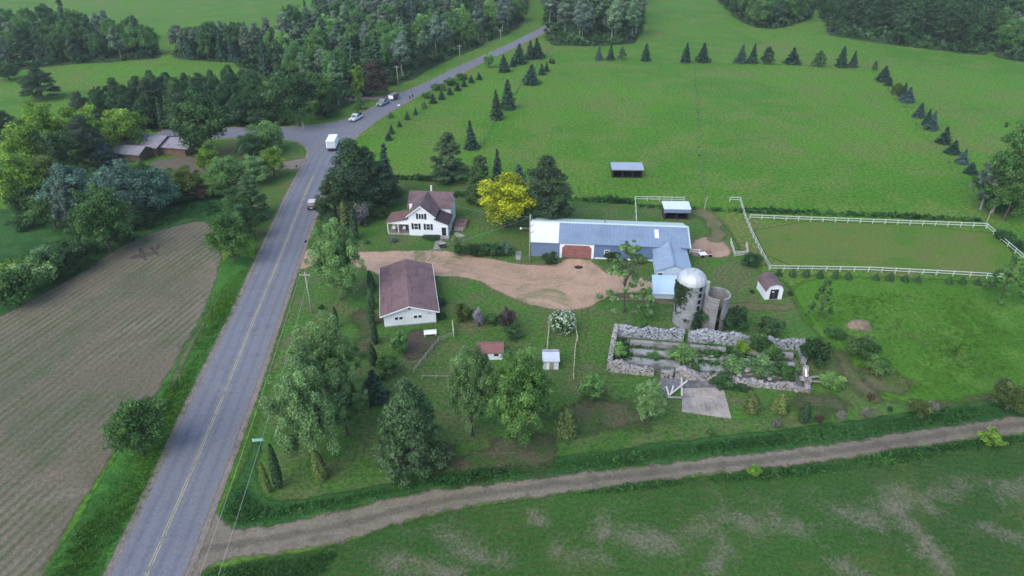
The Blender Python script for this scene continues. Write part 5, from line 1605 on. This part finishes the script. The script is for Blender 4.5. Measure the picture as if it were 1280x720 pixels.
# ------------------------------------------------------------------ trees and shrubs one by one
# kind, centre x, foot y, top y, spread, colour, label   (rows and widths of the survey photograph)
ONE = [
    # lawn trees right of the road
    ('feathery', 419, 374, 270, 72, 'soft', 'large light green maple at the driveway mouth between road and garage'),
    ('feathery', 404, 512, 388, 84, 'soft', 'tall feathery maple whose crown tops the roadside group below the garage'),
    ('feathery', 382, 580, 426, 92, 'silver', 'broad feathery maple nearest the road above the columnar cedars'),
    ('feathery', 428, 545, 452, 66, 'soft', 'lower feathery maple on the lawn side of the roadside group'),
    ('feathery', 588, 544, 422, 62, 'soft', 'slender light green maple left of the broad maple in the front lawn'),
    ('feathery', 650, 552, 428, 92, 'fresh', 'broad light green maple with visible dark trunk in the front lawn'),
    ('bushpine', 511, 582, 470, 90, 'greypine', 'big bushy grey-green pine on the front lawn'),
    ('cedar', 342, 613, 552, 15, 'cedar', 'dark narrow cedar nearest the green road sign'), ('cedar', 331, 618, 578, 11, 'olive', 'short yellowish cedar left of the dark cedar by the road sign'),
    ('cedar', 399, 604, 562, 20, 'olive', 'olive narrow cedar standing alone under the broad roadside maple'),
    ('cedar', 419, 411, 384, 9, 'cedar', 'dark slim cedar behind the crown of the roadside maples'), ('shrub', 402, 390, 380, 9, 'dark', 'small dark bush at the foot of the roadside pole'),
    ('umbrella', 442, 455, 433, 19, 'dark', 'dwarf umbrella shaped tree on the worn lawn'),
    ('cedar', 467, 432, 398, 11, 'cedar', 'dark pointed cedar just left of the garage front corner'), ('cedar', 466, 459, 431, 13, 'cedar', 'dark pointed cedar directly below the one at the garage corner'),
    ('cedar', 463, 408, 376, 12, 'dark', 'dark hedge cedar touching the garage left wall, nearest the front'), ('cedar', 463, 388, 358, 12, 'dark', 'dark hedge cedar at the middle of the garage left wall'), ('cedar', 464, 366, 338, 12, 'dark', 'dark hedge cedar by the rear left corner of the garage'),
    ('round_tree', 498, 447, 413, 28, 'fresh', 'small round bright green tree below the garage wall'), ('round_tree', 485, 474, 443, 33, 'mid', 'small round mid green tree left of and below the bright round one'),
    ('spruce', 465, 508, 461, 34, 'spruce', 'dark spruce left of the big grey pine'), ('shrub', 478, 478, 465, 15, 'deep', 'dark bush tucked between the round tree and the dark spruce'),
    ('round_tree', 737, 506, 467, 42, 'fresh', 'round bright green shrub tree below the crooked rail fence'), ('conifer', 708, 549, 505, 32, 'olive', 'cone shaped olive conifer on the lower lawn'),
    ('broad', 813, 528, 472, 36, 'soft', 'small soft green tree left of the concrete pad'),
    ('shrub', 703, 420, 386, 34, 'blossom', 'rounded bush covered in white blossom beside the drive'),
    ('shrub', 634, 415, 382, 24, 'purple', 'purple-brown leaved bush in the garden hedge'), ('shrub', 641, 427, 403, 27, 'deep', 'dark green bush below the purple-brown bush'), ('shrub', 598, 410, 384, 18, 'lilac', 'pale grey-lilac bush in the garden hedge'),
    ('shrub', 579, 406, 376, 26, 'olive', 'dull dark bush left of the pale grey-lilac bush'), ('shrub', 615, 409, 389, 22, 'mid', 'green bush between the lilac and the purple bushes'), ('shrub', 551, 384, 370, 17, 'deep', 'dark bush against the garage right wall'), ('shrub', 552, 400, 388, 14, 'deep', 'dark low bush by the garage front right corner'),
    ('sapling', 784, 390, 298, 54, 'soft', 'tall sparse young tree at the right end of the drive'),
    ('shrub', 688, 334, 312, 22, 'deep', 'round dark bush in front of the left barn wall'), ('shrub', 766, 329, 312, 21, 'dark', 'dark bush in front of the right barn wall'), ('shrub', 798, 330, 318, 22, 'mid', 'low green bush at the annex end of the barn wall'),
    ('shrub', 574, 322, 303, 20, 'deep', 'dark hedge bush at the left end of the hedge above the drive'), ('shrub', 590, 323, 303, 24, 'dark', 'second bush from the left in the hedge above the drive'), ('shrub', 606, 322, 302, 22, 'deep', 'middle bush of the hedge above the drive'), ('shrub', 620, 323, 303, 22, 'dark', 'second bush from the right in the hedge above the drive'), ('shrub', 633, 322, 300, 20, 'blue', 'bluish bush at the right end of the hedge above the drive'),
    ('shrub', 569, 306, 294, 9, 'silver', 'small pale bush beside the garden cart'), ('shrub', 540, 300, 292, 30, 'dark', 'low dark bed of shrubs under the farmhouse front windows'), ('shrub', 491, 304, 295, 13, 'grey', 'small grey bush below the porch'), ('shrub', 458, 306, 299, 10, 'mid', 'small round bush on the lawn left of the porch'),
    ('broad', 632, 284, 210, 72, 'yellow', 'bright golden yellow tree between farmhouse and barn'),
    ('pine', 682, 284, 192, 62, 'pine', 'grey-green pine on a bare dark trunk right of the yellow tree'), ('bushpine', 600, 252, 191, 42, 'greypine', 'grey pine behind the yellow tree on its left'), ('bushpine', 561, 226, 162, 50, 'greypine', 'bushy grey pine above the farmhouse'), ('spruce', 558, 228, 186, 28, 'bluespruce', 'blue-grey spruce in front of the bushy grey pine'),
    ('spruce', 589, 188, 150, 18, 'spruce', 'narrow dark spruce right of the bushy grey pine'), ('spruce', 622, 237, 186, 19, 'spruce', 'slim dark spruce rising behind the yellow tree'), ('spruce', 649, 240, 205, 22, 'bluespruce', 'bluish spruce top between the yellow tree and the barn pine'),
    # tall pines beside the road
    ('pine', 440, 268, 172, 62, 'pine', 'tallest dark pine beside the road, nearest the white truck'), ('pine', 462, 262, 180, 56, 'pine', 'dark pine right of the tallest roadside pine'), ('pine', 418, 276, 216, 46, 'dark', 'low dark pine leaning over the road above the maroon car'), ('spruce', 478, 248, 178, 30, 'spruce', 'dark spruce at the pasture side of the roadside pines'), ('pine', 480, 258, 205, 44, 'pine', 'bushy pine at the right end of the roadside pines'),
    ('cedar', 430, 300, 250, 13, 'olive', 'upright yellowish cedar below the roadside pines, left of two'), ('cedar', 441, 302, 254, 12, 'cedar', 'upright dark cedar below the roadside pines, right of two'), ('shrub', 450, 286, 252, 28, 'grey', 'grey-green shrub under the roadside pines'), ('shrub', 472, 276, 256, 24, 'deep', 'dark shrub between the roadside pines and the farmhouse'), ('shrub', 403, 300, 280, 14, 'mid', 'green shrub by the road below the leaning pine'),
    # around the ruin and silos
    ('shrub', 869, 414, 378, 34, 'dark', 'dark bush growing between the two silos'), ('shrub', 917, 417, 379, 42, 'dark', 'large dark bush right of the roofless silo'), ('shrub', 963, 422, 392, 38, 'deep', 'dark bush behind the ruin back wall at its overgrown gap'), ('shrub', 1023, 463, 420, 42, 'dark', 'dense dark bush outside the right end of the ruin'), ('shrub', 1042, 490, 468, 34, 'fresh', 'bright green bush around the two grey planks'),
    ('shrub', 853, 458, 430, 38, 'fresh', 'round green bush on the ruin floor near the doorway'), ('shrub', 775, 450, 428, 23, 'fresh', 'green bush in the left corner of the ruin'), ('shrub', 806, 419, 402, 15, 'mid', 'small bush against the ruin back wall'), ('shrub', 818, 452, 441, 20, 'mid', 'low bush on the left ledge of the ruin'),
    ('shrub', 929, 446, 424, 24, 'bright', 'brightest bush in the middle of the ruin'), ('shrub', 950, 446, 414, 34, 'deep', 'dark bush filling the overgrown gap of the ruin back wall'), ('shrub', 920, 470, 444, 36, 'soft', 'bush left in the right half of the ruin'), ('shrub', 953, 476, 444, 42, 'soft', 'wide bush centred in the right half of the ruin'), ('shrub', 982, 478, 452, 34, 'mid', 'bush at the right end inside the ruin'), ('shrub', 967, 456, 430, 32, 'mid', 'bush behind the wide bush in the ruin'),
    ('shrub', 901, 488, 465, 34, 'deep', 'dark bush outside the front wall right of the pad'), ('shrub', 868, 466, 452, 14, 'mid', 'small bush in the front doorway of the ruin'), ('shrub', 927, 490, 478, 26, 'dark', 'low dark bush along the ruin front wall'),
    ('shrub', 940, 337, 314, 28, 'dark', 'round dark bush at the near left corner of the paddock'), ('shrub', 940, 368, 361, 7, 'dark', 'tiny dark bush left of the garden shed'), ('shrub', 988, 370, 363, 8, 'dark', 'tiny dark bush right of the garden shed'),
    ('sapling', 1029, 402, 350, 24, 'mid', 'thin sapling in the meadow right of the garden shed'), ('sapling', 1262, 374, 318, 36, 'mid', 'thin sapling at the near right corner of the paddock'),
    ('shrub', 1080, 452, 420, 44, 'deep', 'wide dark weedy clump in the meadow below the earth mound'), ('shrub', 1046, 426, 410, 30, 'mid', 'weedy clump on the path edge left of the earth mound'), ('shrub', 1098, 470, 446, 40, 'mid', 'weedy clump lower right of the wide dark one'),
    # shrubs along the lower lawn
    ('conifer', 941, 518, 490, 24, 'olive', 'small olive pine on the lower lawn, left of two'), ('conifer', 977, 518, 487, 24, 'olive', 'small olive pine on the lower lawn, right of two'), ('cedar', 1007, 531, 503, 17, 'cedar', 'dark egg shaped cedar on the lower lawn'), ('shrub', 971, 536, 521, 12, 'grey', 'small grey bush left of the egg shaped cedar'), ('shrub', 1024, 531, 516, 14, 'purple', 'small brownish bush right of the egg shaped cedar'), ('shrub', 1052, 526, 512, 13, 'grey', 'second small grey bush right of the egg shaped cedar'), ('shrub', 1083, 523, 508, 12, 'grey', 'third small grey bush right of the egg shaped cedar'), ('shrub', 1089, 501, 490, 11, 'red', 'small reddish bush on the mown strip'), ('shrub', 1113, 515, 508, 8, 'dark', 'tiny dark bush at the end of the lower lawn row'),
    ('shrub', 1150, 524, 497, 30, 'olive', 'wide olive bush on the bank of the gravel road'), ('shrub', 1167, 517, 500, 14, 'grey', 'small pale bush touching the wide olive bush'), ('broad', 1266, 512, 474, 44, 'olive', 'big olive bush at the right edge above the gravel road'), ('shrub', 1242, 563, 535, 32, 'bright', 'bright green bush on the field side of the gravel road'), ('shrub', 943, 598, 580, 18, 'bright', 'low bright bush on the field side of the gravel road'), ('shrub', 889, 545, 536, 12, 'mid', 'low green bush on the ditch bank below the pad'),
    # right edge
    ('broad', 1268, 276, 205, 44, 'mid', 'rounded tree in front of the right edge poplars'), ('shrub', 1236, 262, 232, 26, 'deep', 'deep green bush below the lower poplar'),
    ('poplar', 1264, 266, 136, 50, 'mid', 'tall open poplar with pale trunk at the right edge'), ('poplar', 1285, 255, 132, 46, 'deep', 'tall open poplar cut by the right edge'), ('poplar', 1240, 262, 182, 40, 'greyaspen', 'lower poplar on the left of the right edge group'), ('shrub', 1224, 236, 218, 18, 'dark', 'dark bush at the left foot of the right edge poplars'), ('shrub', 1276, 272, 236, 36, 'fresh', 'bright bush under the right edge poplars'), ('shrub', 1256, 304, 286, 26, 'dark', 'dark bush outside the slanting paddock fence, nearer the corner'), ('shrub', 1275, 316, 298, 22, 'dark', 'dark bush outside the slanting paddock fence, farther from the corner'), ('shrub', 1252, 268, 244, 30, 'deep', 'deep green bush among the poplar trunks at the right edge'),
    # left of the road
    ('broad', 168, 568, 496, 62, 'mid', 'large round bush tree between the ploughed field and the road'), ('shrub', 195, 520, 500, 30, 'fresh', 'bright bush behind the large round bush tree'),
    ('broad', 286, 328, 260, 48, 'mid', 'mid green bush tree at the top corner of the ploughed field'), ('broad', 299, 300, 252, 40, 'deep', 'dark bush tree behind the one at the ploughed field corner'), ('bushpine', 312, 272, 214, 42, 'greypine', 'grey-green bushy pine on the left roadside'),
    ('broad', 281, 234, 192, 40, 'fresh', 'fresh green tree in the middle of the left roadside group'), ('broad', 313, 230, 190, 42, 'soft', 'soft green tree beside the roadside lawn'), ('broad', 340, 222, 180, 30, 'bright', 'bright green tree on the roadside lawn tip'), ('broad', 331, 192, 147, 46, 'fresh', 'fresh green tree at the junction corner'), ('broad', 311, 204, 164, 34, 'deep', 'round dark tree left of the junction corner tree'), ('broad', 260, 216, 178, 28, 'bright', 'bright green small tree beside the parking lot'), ('shrub', 290, 252, 232, 44, 'deep', 'dark shrub under the left roadside trees'), ('shrub', 252, 252, 228, 34, 'purple', 'brownish dark shrub below the parking lot'),
    ('broad', 230, 246, 204, 40, 'gold', 'yellow-green tree just below the ranch house'), ('broad', 247, 196, 110, 66, 'deep', 'very large dark tree at the right end of the ranch house'), ('shrub', 205, 262, 240, 36, 'dark', 'dark shrub at the field edge below the yellow-green tree'),
    ('broad', 54, 200, 122, 52, 'bright', 'yellow-green round tree at the left of the crown row behind the ranch house'), ('broad', 100, 192, 124, 52, 'bright', 'yellow-green round tree in the middle of the row behind the ranch house'), ('broad', 153, 190, 130, 54, 'bright', 'yellow-green round tree nearest the ranch house roof'), ('pine', 106, 208, 142, 46, 'pine', 'dark pine in front of the yellow-green trees'), ('broad', 38, 222, 144, 54, 'bright', 'yellow-green tree near the left edge above the grey-green ones'), ('broad', 72, 222, 158, 44, 'deep', 'dark green tree between the yellow-green ones and the dark pine'), ('spruce', 128, 212, 172, 30, 'bluespruce', 'bluish spruce just left of the ranch house'),
    ('broad', 18, 262, 186, 58, 'bright', 'yellow-green tree at the left edge above the hay strip'), ('broad', 58, 250, 188, 46, 'gold', 'gold-green tree right of the left edge one'), ('broad', 88, 280, 200, 58, 'blue', 'blue-grey willow left of three below the ranch house'), ('broad', 155, 276, 194, 66, 'blue', 'large blue-grey willow in the middle below the ranch house'), ('broad', 192, 268, 206, 52, 'blue', 'blue-grey willow nearest the yellow-green tree'), ('broad', 124, 316, 222, 58, 'mid', 'mid green tree reaching to the ploughed field edge'), ('poplar', 78, 290, 215, 34, 'greyaspen', 'thin tree with pale trunk beside the hay meadow'), ('broad', 30, 268, 226, 44, 'deep', 'dark tree under the left edge yellow-green one'),
    ('broad', 178, 240, 198, 40, 'mid', 'mid green tree tucked between the blue-grey willow and the ranch house'), ('broad', 128, 252, 206, 42, 'deep', 'dark tree behind the two blue-grey willows'), ('broad', 62, 286, 236, 44, 'mid', 'mid green tree among the trunks beside the hay meadow'), ('shrub', 100, 296, 270, 40, 'deep', 'dark undergrowth bush below the left blue-grey willow'), ('shrub', 160, 290, 264, 40, 'dark', 'dark undergrowth bush below the middle blue-grey willow'), ('shrub', 30, 290, 262, 44, 'deep', 'dark undergrowth bush at the top of the hay meadow'), ('broad', 210, 236, 208, 30, 'mid', 'small mid green tree at the corner of the parking lot'), ('shrub', 226, 256, 236, 34, 'deep', 'dark hedge bush below the yellow-green tree'), ('shrub', 272, 250, 226, 30, 'mid', 'mid green hedge bush between the brownish shrub and the dark one'), ('broad', 296, 282, 238, 36, 'mid', 'mid green bush tree just below the roadside pine'),
    ('shrub', 14, 392, 330, 60, 'mid', 'large hedge bush at the left edge of the ploughed field'), ('shrub', 38, 372, 318, 52, 'soft', 'pale green hedge bush second from the left edge'), ('shrub', 66, 356, 308, 44, 'deep', 'dark hedge bush third from the left edge'), ('shrub', 92, 344, 296, 44, 'dark', 'dark hedge bush fourth from the left edge'), ('shrub', 148, 308, 276, 34, 'dark', 'dark hedge bush right of the mid green tree'), ('shrub', 178, 288, 256, 38, 'deep', 'hedge bush under the large blue-grey willow'), ('shrub', 105, 322, 292, 30, 'deep', 'dark bush at the foot of the mid green tree'), ('shrub', 50, 338, 306, 40, 'silver', 'pale bushy growth behind the field hedge'), ('shrub', 20, 350, 318, 36, 'bright', 'yellow-green growth behind the field hedge at the left edge'),
    ('pine', 47, 124, 84, 42, 'pine', 'lone dark pine with pale trunk in the left meadow'), ('broad', 8, 100, 76, 30, 'deep', 'dark bush tree at the left edge of the left meadow'), ('pine', 6, 178, 138, 36, 'pine', 'dark pine at the left edge beside the yellow-green trees'),
    # north side of the junction
    ('broad', 368, 158, 80, 60, 'deep', 'huge dark round tree behind the junction pole'), ('broad', 340, 148, 98, 44, 'deep', 'dark tree left of the huge round tree'), ('broad', 398, 140, 84, 44, 'mid', 'dark round tree right of the huge round tree'), ('shrub', 300, 160, 134, 40, 'dark', 'dark thicket bush left on the far side of the side road'), ('shrub', 328, 160, 132, 40, 'dark', 'dark thicket bush right on the far side of the side road'), ('shrub', 270, 160, 138, 36, 'dark', 'dark thicket bush behind the very large dark tree'), ('shrub', 352, 158, 142, 24, 'deep', 'small thicket bush at the foot of the huge round tree'), ('shrub', 410, 150, 128, 34, 'dark', 'dark bush right of the junction pole'),
    ('poplar', 446, 128, 76, 18, 'bright', 'narrow bright green poplar on the lane corner, tallest of three'), ('poplar', 420, 132, 94, 17, 'fresh', 'narrow green poplar left of the tallest bright one'), ('spruce', 449, 138, 116, 15, 'mid', 'small green conifer between the lane and the road'), ('pine', 468, 120, 74, 34, 'purple', 'brownish pine at the mouth of the woods lane'),
    ('shrub', 611, 86, 64, 15, 'fresh', 'light green bush on the near side of the far road'),
]
for t in ONE: at_photo(*t)

# white blossom on the flowering bush
fb = [o for o in bpy.data.objects if o.get('label', '').startswith('rounded bush covered')][0]
b = fb.location; Wb = fb.scale.x * 3.2; Hb = fb.scale.z * 2.6
P, N, T = clump_leaves(np.array((0, 0, 0)), 1.0, 430, 1.0, .3)[0], None, None
d = P / np.linalg.norm(P, axis=1)[:, None]
P = d * np.array((Wb * .5, Wb * .5, Hb * .52)) * RNG.uniform(.86, 1.02, (len(d), 1)); P[:, 2] = np.abs(P[:, 2] + Hb * .45)
bl = leaf_mesh('blossom', P, d, .3, .5 + RNG.normal(0, .1, len(d)), foliage_mat('petals', (.42, .47, .38), .1))
o = link(bpy.data.objects.new('blossom', bl)); o.location = fb.location; o.parent = fb; o.matrix_parent_inverse = fb.matrix_world.inverted() if False else Matrix.Identity(4)
o.location = (0, 0, 0); o.scale = (1 / fb.scale.x, 1 / fb.scale.y, 1 / fb.scale.z)

ORD = ['first', 'second', 'third', 'fourth', 'fifth', 'sixth', 'seventh', 'eighth', 'ninth', 'tenth', 'eleventh', 'twelfth', 'thirteenth', 'fourteenth', 'fifteenth', 'sixteenth']
# rows of young conifers
FAR = [(749, 76, 56, 10, 'bluespruce', 'spruce'), (763.5, 76, 56, 11, 'spruce', 'spruce'), (778, 75, 58, 10, 'greypine', 'pine'), (808, 77, 54, 12, 'spruce', 'spruce'), (858, 79, 53, 13, 'spruce', 'spruce'), (880, 79, 53, 17, 'spruce', 'spruce'), (927, 80, 55, 15, 'bluespruce', 'spruce'),
       (942, 80, 54, 14, 'spruce', 'spruce'), (960, 80, 58, 16, 'pine', 'pine'), (992, 81, 59, 20, 'spruce', 'spruce'), (1025, 83, 63, 16, 'greypine', 'pine'), (1054, 85, 57, 14, 'spruce', 'spruce'), (1068, 85, 63, 11, 'spruce', 'spruce')]
for i, (x, yb, yt, w, c, k) in enumerate(FAR):
    at_photo(k, x, yb, yt, w, c, f'{ORD[i]} conifer from the left in the row across the far pasture edge', 'conifers across the far pasture edge')
SLOPE = [(1094, 88, 76, 7, 'greypine', 'pine'), (1106, 103, 82, 17, 'spruce', 'spruce'), (1112, 108, 96, 10, 'spruce', 'spruce'), (1122, 118, 103, 14, 'olive', 'pine'), (1131, 122, 103, 13, 'spruce', 'spruce'), (1136, 129, 108, 18, 'bluespruce', 'spruce'), (1151, 148, 128, 14, 'bluespruce', 'spruce'),
         (1161, 158, 136, 12, 'spruce', 'spruce'), (1167, 164, 139, 15, 'bluespruce', 'spruce'), (1182, 181, 158, 17, 'spruce', 'spruce'), (1193, 194, 175, 18, 'spruce', 'spruce'), (1205, 206, 186, 15, 'bluespruce', 'spruce'), (1215, 219, 203, 15, 'spruce', 'spruce')]
for i, (x, yb, yt, w, c, k) in enumerate(SLOPE):
    at_photo(k, x, yb, yt, w, c, f'{ORD[i]} conifer from the far end of the slanting right-hand row', 'conifers in the slanting right-hand row')
PADR = [974, 991, 1008, 1026, 1045, 1061, 1096, 1113, 1132, 1148, 1187, 1204, 1223, 1241]
for i, x in enumerate(PADR):
    yb = 346 + (x - 974) * .045
    at_photo('conifer' if i % 3 else 'spruce', x, yb, yb - random.uniform(9, 12), random.uniform(9, 11.5), 'dark', f'{ORD[i]} low conifer from the left along the near paddock fence', 'low conifers along the near paddock fence')
UPS = [(610, 0, 0, 0)]
SP = [(635, 138, 99, 19, 'spruce', 'taller of the two big dark spruces in the pasture by the road'), (620.5, 151, 112, 16, 'spruce', 'shorter of the two big dark spruces in the pasture by the road'), (664, 107, 80, 21, 'spruce', 'dark spruce clump above the two big pasture spruces'), (677.5, 94, 79, 10, 'spruce', 'small spruce right of the dark spruce clump'), (683.5, 90, 77, 7, 'spruce', 'smaller spruce at the right of the clump'),
      (688, 79, 72, 5, 'spruce', 'tiny spruce near the far copse, left of two'), (691.5, 80, 73, 5, 'spruce', 'tiny spruce near the far copse, right of two'), (630, 91, 68, 15, 'spruce', 'dark spruce beside the light green roadside bush'), (649, 81, 54, 18, 'spruce', 'large dark spruce on the near side of the far road'), (641, 84, 71, 9, 'spruce', 'small spruce between the two roadside ones'), (663, 75, 50, 15, 'spruce', 'left spruce of the pair at the road end'), (672, 74, 47, 18, 'spruce', 'right spruce of the pair at the road end')]
for (x, yb, yt, w, c, lb) in SP: at_photo('spruce', x, yb, yt, w, c, lb)
ROADROW = [(485.5, 176, 166, 9), (489, 168, 155, 7), (499, 159, 151, 6), (488, 148, 140, 9), (508.5, 150, 139, 7), (519, 144, 134, 6), (530, 136, 127, 8), (541, 130, 117, 10), (552, 125, 113, 9), (562, 119, 109, 8), (572, 114, 104, 9), (580, 109, 98, 8), (589, 104, 94, 8), (599, 100, 90, 8)]
for i, (x, yb, yt, w) in enumerate(ROADROW):
    at_photo('conifer' if i in (3, 6) else 'spruce', x, yb, yt, w, ('mid' if i in (3, 6) else 'spruce'), f'{ORD[i]} little conifer from the near end of the row beside the far road', 'little conifers beside the far road')
for i, (x, yb, yt, w) in enumerate([(549, 114, 103, 22), (563, 108, 96, 20), (577, 101, 90, 18), (534, 124, 114, 16)]):
    at_photo('shrub', x, yb, yt, w, 'mid', f'{ORD[i + 0]} scrubby bush on the bank of the far road', 'scrubby bushes on the bank of the far road')

# ------------------------------------------------------------------ woods: each tree of the stands
def stand(key, spacing, kinds, label, group, hmin, hmax, wk, inset=2.0, limit=999, zmin=-1e9):
    """Fill a stand with separate trees at least `spacing` apart; kinds = [(weight, kind, colour, label)]."""
    poly = px_poly(FOREST[key], 1)
    x0, y0 = poly.min(0); x1, y1 = poly.max(0)
    placed = []
    tries = 0
    lim = int((x1 - x0) * (y1 - y0) / spacing ** 2 * 14)
    while tries < lim and len(placed) < limit:
        tries += 1
        x, y = RNG.uniform(x0, x1), RNG.uniform(y0, y1)
        if y > 520: continue
        if abs(x) > .80 * (y * .86 + 40): continue
        if any((x - a) ** 2 + (y - b_) ** 2 < spacing ** 2 for a, b_ in placed): continue
        if sdist(poly, np.array([x]), np.array([y]))[0] < inset: continue
        placed.append((x, y))
    for (x, y) in placed:
        r = RNG.uniform() * sum(k[0] for k in kinds)
        for k in kinds:
            r -= k[0]
            if r <= 0: break
        H = RNG.uniform(hmin, hmax) * (k[4] if len(k) > 4 else 1)
        W = H * wk.get(k[1], .45) * RNG.uniform(.85, 1.2)
        plant(k[1], x, y, H, W, tuple(q * (.95 if key == 'plantation' else 1.3) for q in COLR[k[2]]), k[3], group)
    return len(placed)


WK = {'broad': .82, 'aspen': .47, 'spruce': .42, 'pine': .72, 'plantation': .46, 'poplar': .45}
N = {}
N['west'] = stand('west', 8.2, [(4, 'broad', 'mid', 'mid green broadleaf tree in the wood beyond the left meadow'), (3, 'broad', 'deep', 'dark broadleaf tree in the wood beyond the left meadow'), (2, 'aspen', 'greyaspen', 'grey-green aspen in the wood beyond the left meadow'), (2, 'plantation', 'pine', 'dark pine in the wood beyond the left meadow', 1.1)], '', 'trees of the wood beyond the left meadow', 9.5, 13, WK)
N['copse'] = stand('copse', 4.5, [(2, 'broad', 'deep', 'dark tree in the small copse left of the forest'), (2, 'aspen', 'greyaspen', 'grey-green aspen in the small copse left of the forest'), (1, 'spruce', 'spruce', 'dark spruce in the small copse left of the forest')], '', 'trees of the small copse', 10, 13, WK, .5)
N['pines'] = stand('pines', 4.2, [(5, 'pine', 'dark', 'very dark pine in the dense plantation behind the ranch house'), (1, 'pine', 'pine', 'dark grey pine in the dense plantation behind the ranch house'), (2, 'spruce', 'dark', 'very dark spruce in the dense plantation behind the ranch house', .9)], '', 'dark pines behind the ranch house', 8, 11.5, WK, 1.0, limit=95)
N['north'] = stand('north', 8.6, [(3, 'aspen', 'greyaspen', 'grey-green aspen in the forest left of the far road'), (2, 'aspen', 'aspen', 'green aspen in the forest left of the far road'), (3, 'broad', 'mid', 'mid green broadleaf tree in the forest left of the far road', .85), (2, 'plantation', 'pine', 'dark pine in the forest left of the far road'), (1, 'spruce', 'spruce', 'dark spruce in the forest left of the far road'), (1, 'broad', 'fresh', 'fresh green broadleaf tree in the forest left of the far road', .8)], '', 'trees of the forest left of the far road', 12, 18, WK, limit=290)
N['verge'] = stand('verge', 6.4, [(5, 'aspen', 'aspen', 'pale-stemmed aspen in the copse at the road end'), (2, 'aspen', 'greyaspen', 'grey-green aspen in the copse at the road end'), (1, 'broad', 'mid', 'broadleaf tree in the copse at the road end', .8)], '', 'aspens of the copse at the road end', 18, 22, WK, limit=90)
N['east'] = stand('east', 7.5, [(3, 'broad', 'mid', 'mid green broadleaf tree at the upper right wood edge'), (2, 'broad', 'deep', 'dark broadleaf tree at the upper right wood edge'), (1, 'plantation', 'pine', 'dark pine at the upper right wood edge')], '', 'broadleaf trees of the upper right wood', 13, 17, WK, limit=70)
N['plantation'] = stand('plantation', 6.0, [(6, 'plantation', 'dark', 'dark close-grown pine in the upper right plantation'), (1, 'broad', 'deep', 'dark broadleaf tree among the upper right plantation pines', .8)], '', 'pines of the upper right plantation', 15, 18, WK, limit=150)
N['northeast'] = stand('northeast', 8.0, [(3, 'broad', 'mid', 'mid green broadleaf tree in the right corner wood'), (2, 'broad', 'deep', 'dark broadleaf tree in the right corner wood'), (1, 'aspen', 'greyaspen', 'grey-green aspen in the right corner wood')], '', 'trees of the right corner wood', 13, 17, WK, limit=60)
print('stands', N)
M_UNDER = foliage_mat('undergrowth_leaf', (.055, .120, .044), .25)
for i, (k, p) in enumerate(FOREST.items()):
    P = px_poly(p, 1)
    P = P[P[:, 1] < 540] if (P[:, 1] < 540).sum() > 3 else P
    ar = abs(sum(P[j, 0] * P[(j + 1) % len(P), 1] - P[(j + 1) % len(P), 0] * P[j, 1] for j in range(len(P)))) / 2
    tufts('undergrowth', P, int(min(5200, ar * .24)), 2.6, M_UNDER, 7, .5)

# ------------------------------------------------------------------ air, light, view
HAZE = 0.00014
if HAZE:
    hz = MB().box(-900, 900, -150, 1300, -1.5, 63.5)
    m_, nt_, out_ = new_mat('haze')
    pv = nt_.nodes.new('ShaderNodeVolumePrincipled')
    pv.inputs['Color'].default_value = (.86, .92, 1, 1)
    pv.inputs['Density'].default_value = HAZE
    pv.inputs['Anisotropy'].default_value = .2
    nt_.links.new(pv.outputs[0], out_.inputs['Volume'])
    ho = hz.build('haze', m_); ho['kind'] = 'stuff'

w = bpy.data.worlds.new('World'); SC.world = w; w.use_nodes = True
nt = w.node_tree
bg = nt.nodes.get('Background') or nt.nodes.new('ShaderNodeBackground')
sky = nt.nodes.new('ShaderNodeTexSky'); sky.sky_type = 'NISHITA'; sky.sun_disc = False
ELEV, ROT = R(46), R(222)
sky.sun_elevation, sky.sun_rotation = ELEV, ROT
sky.air_density, sky.dust_density, sky.ozone_density = 1.0, 1.0, 1.0
nt.links.new(sky.outputs[0], bg.inputs['Color'])
bg.inputs['Strength'].default_value = .105
sl = bpy.data.lights.new('sun', 'SUN'); sl.energy = .95; sl.angle = R(58); sl.color = (1, .96, .88)
so = bpy.data.objects.new('sun', sl); COL.objects.link(so)
sd = Vector((math.sin(ROT) * math.cos(ELEV), math.cos(ROT) * math.cos(ELEV), math.sin(ELEV)))
so.rotation_euler = sd.to_track_quat('Z', 'Y').to_euler(); so.location = sd * 300

SC.render.engine = 'CYCLES'
c = SC.cycles
c.max_bounces, c.diffuse_bounces, c.glossy_bounces, c.transmission_bounces, c.transparent_max_bounces, c.volume_bounces = 6, 3, 2, 2, 10, 0
c.use_adaptive_sampling = False; c.adaptive_threshold = .02
c.use_denoising = True
c.filter_width = 1.6
SC.render.use_persistent_data = False
vs = SC.view_settings
SC.display_settings.display_device = 'sRGB'
vs.view_transform, vs.look, vs.exposure, vs.gamma, vs.use_curve_mapping = 'Standard', 'None', 1.56, 1.0, False
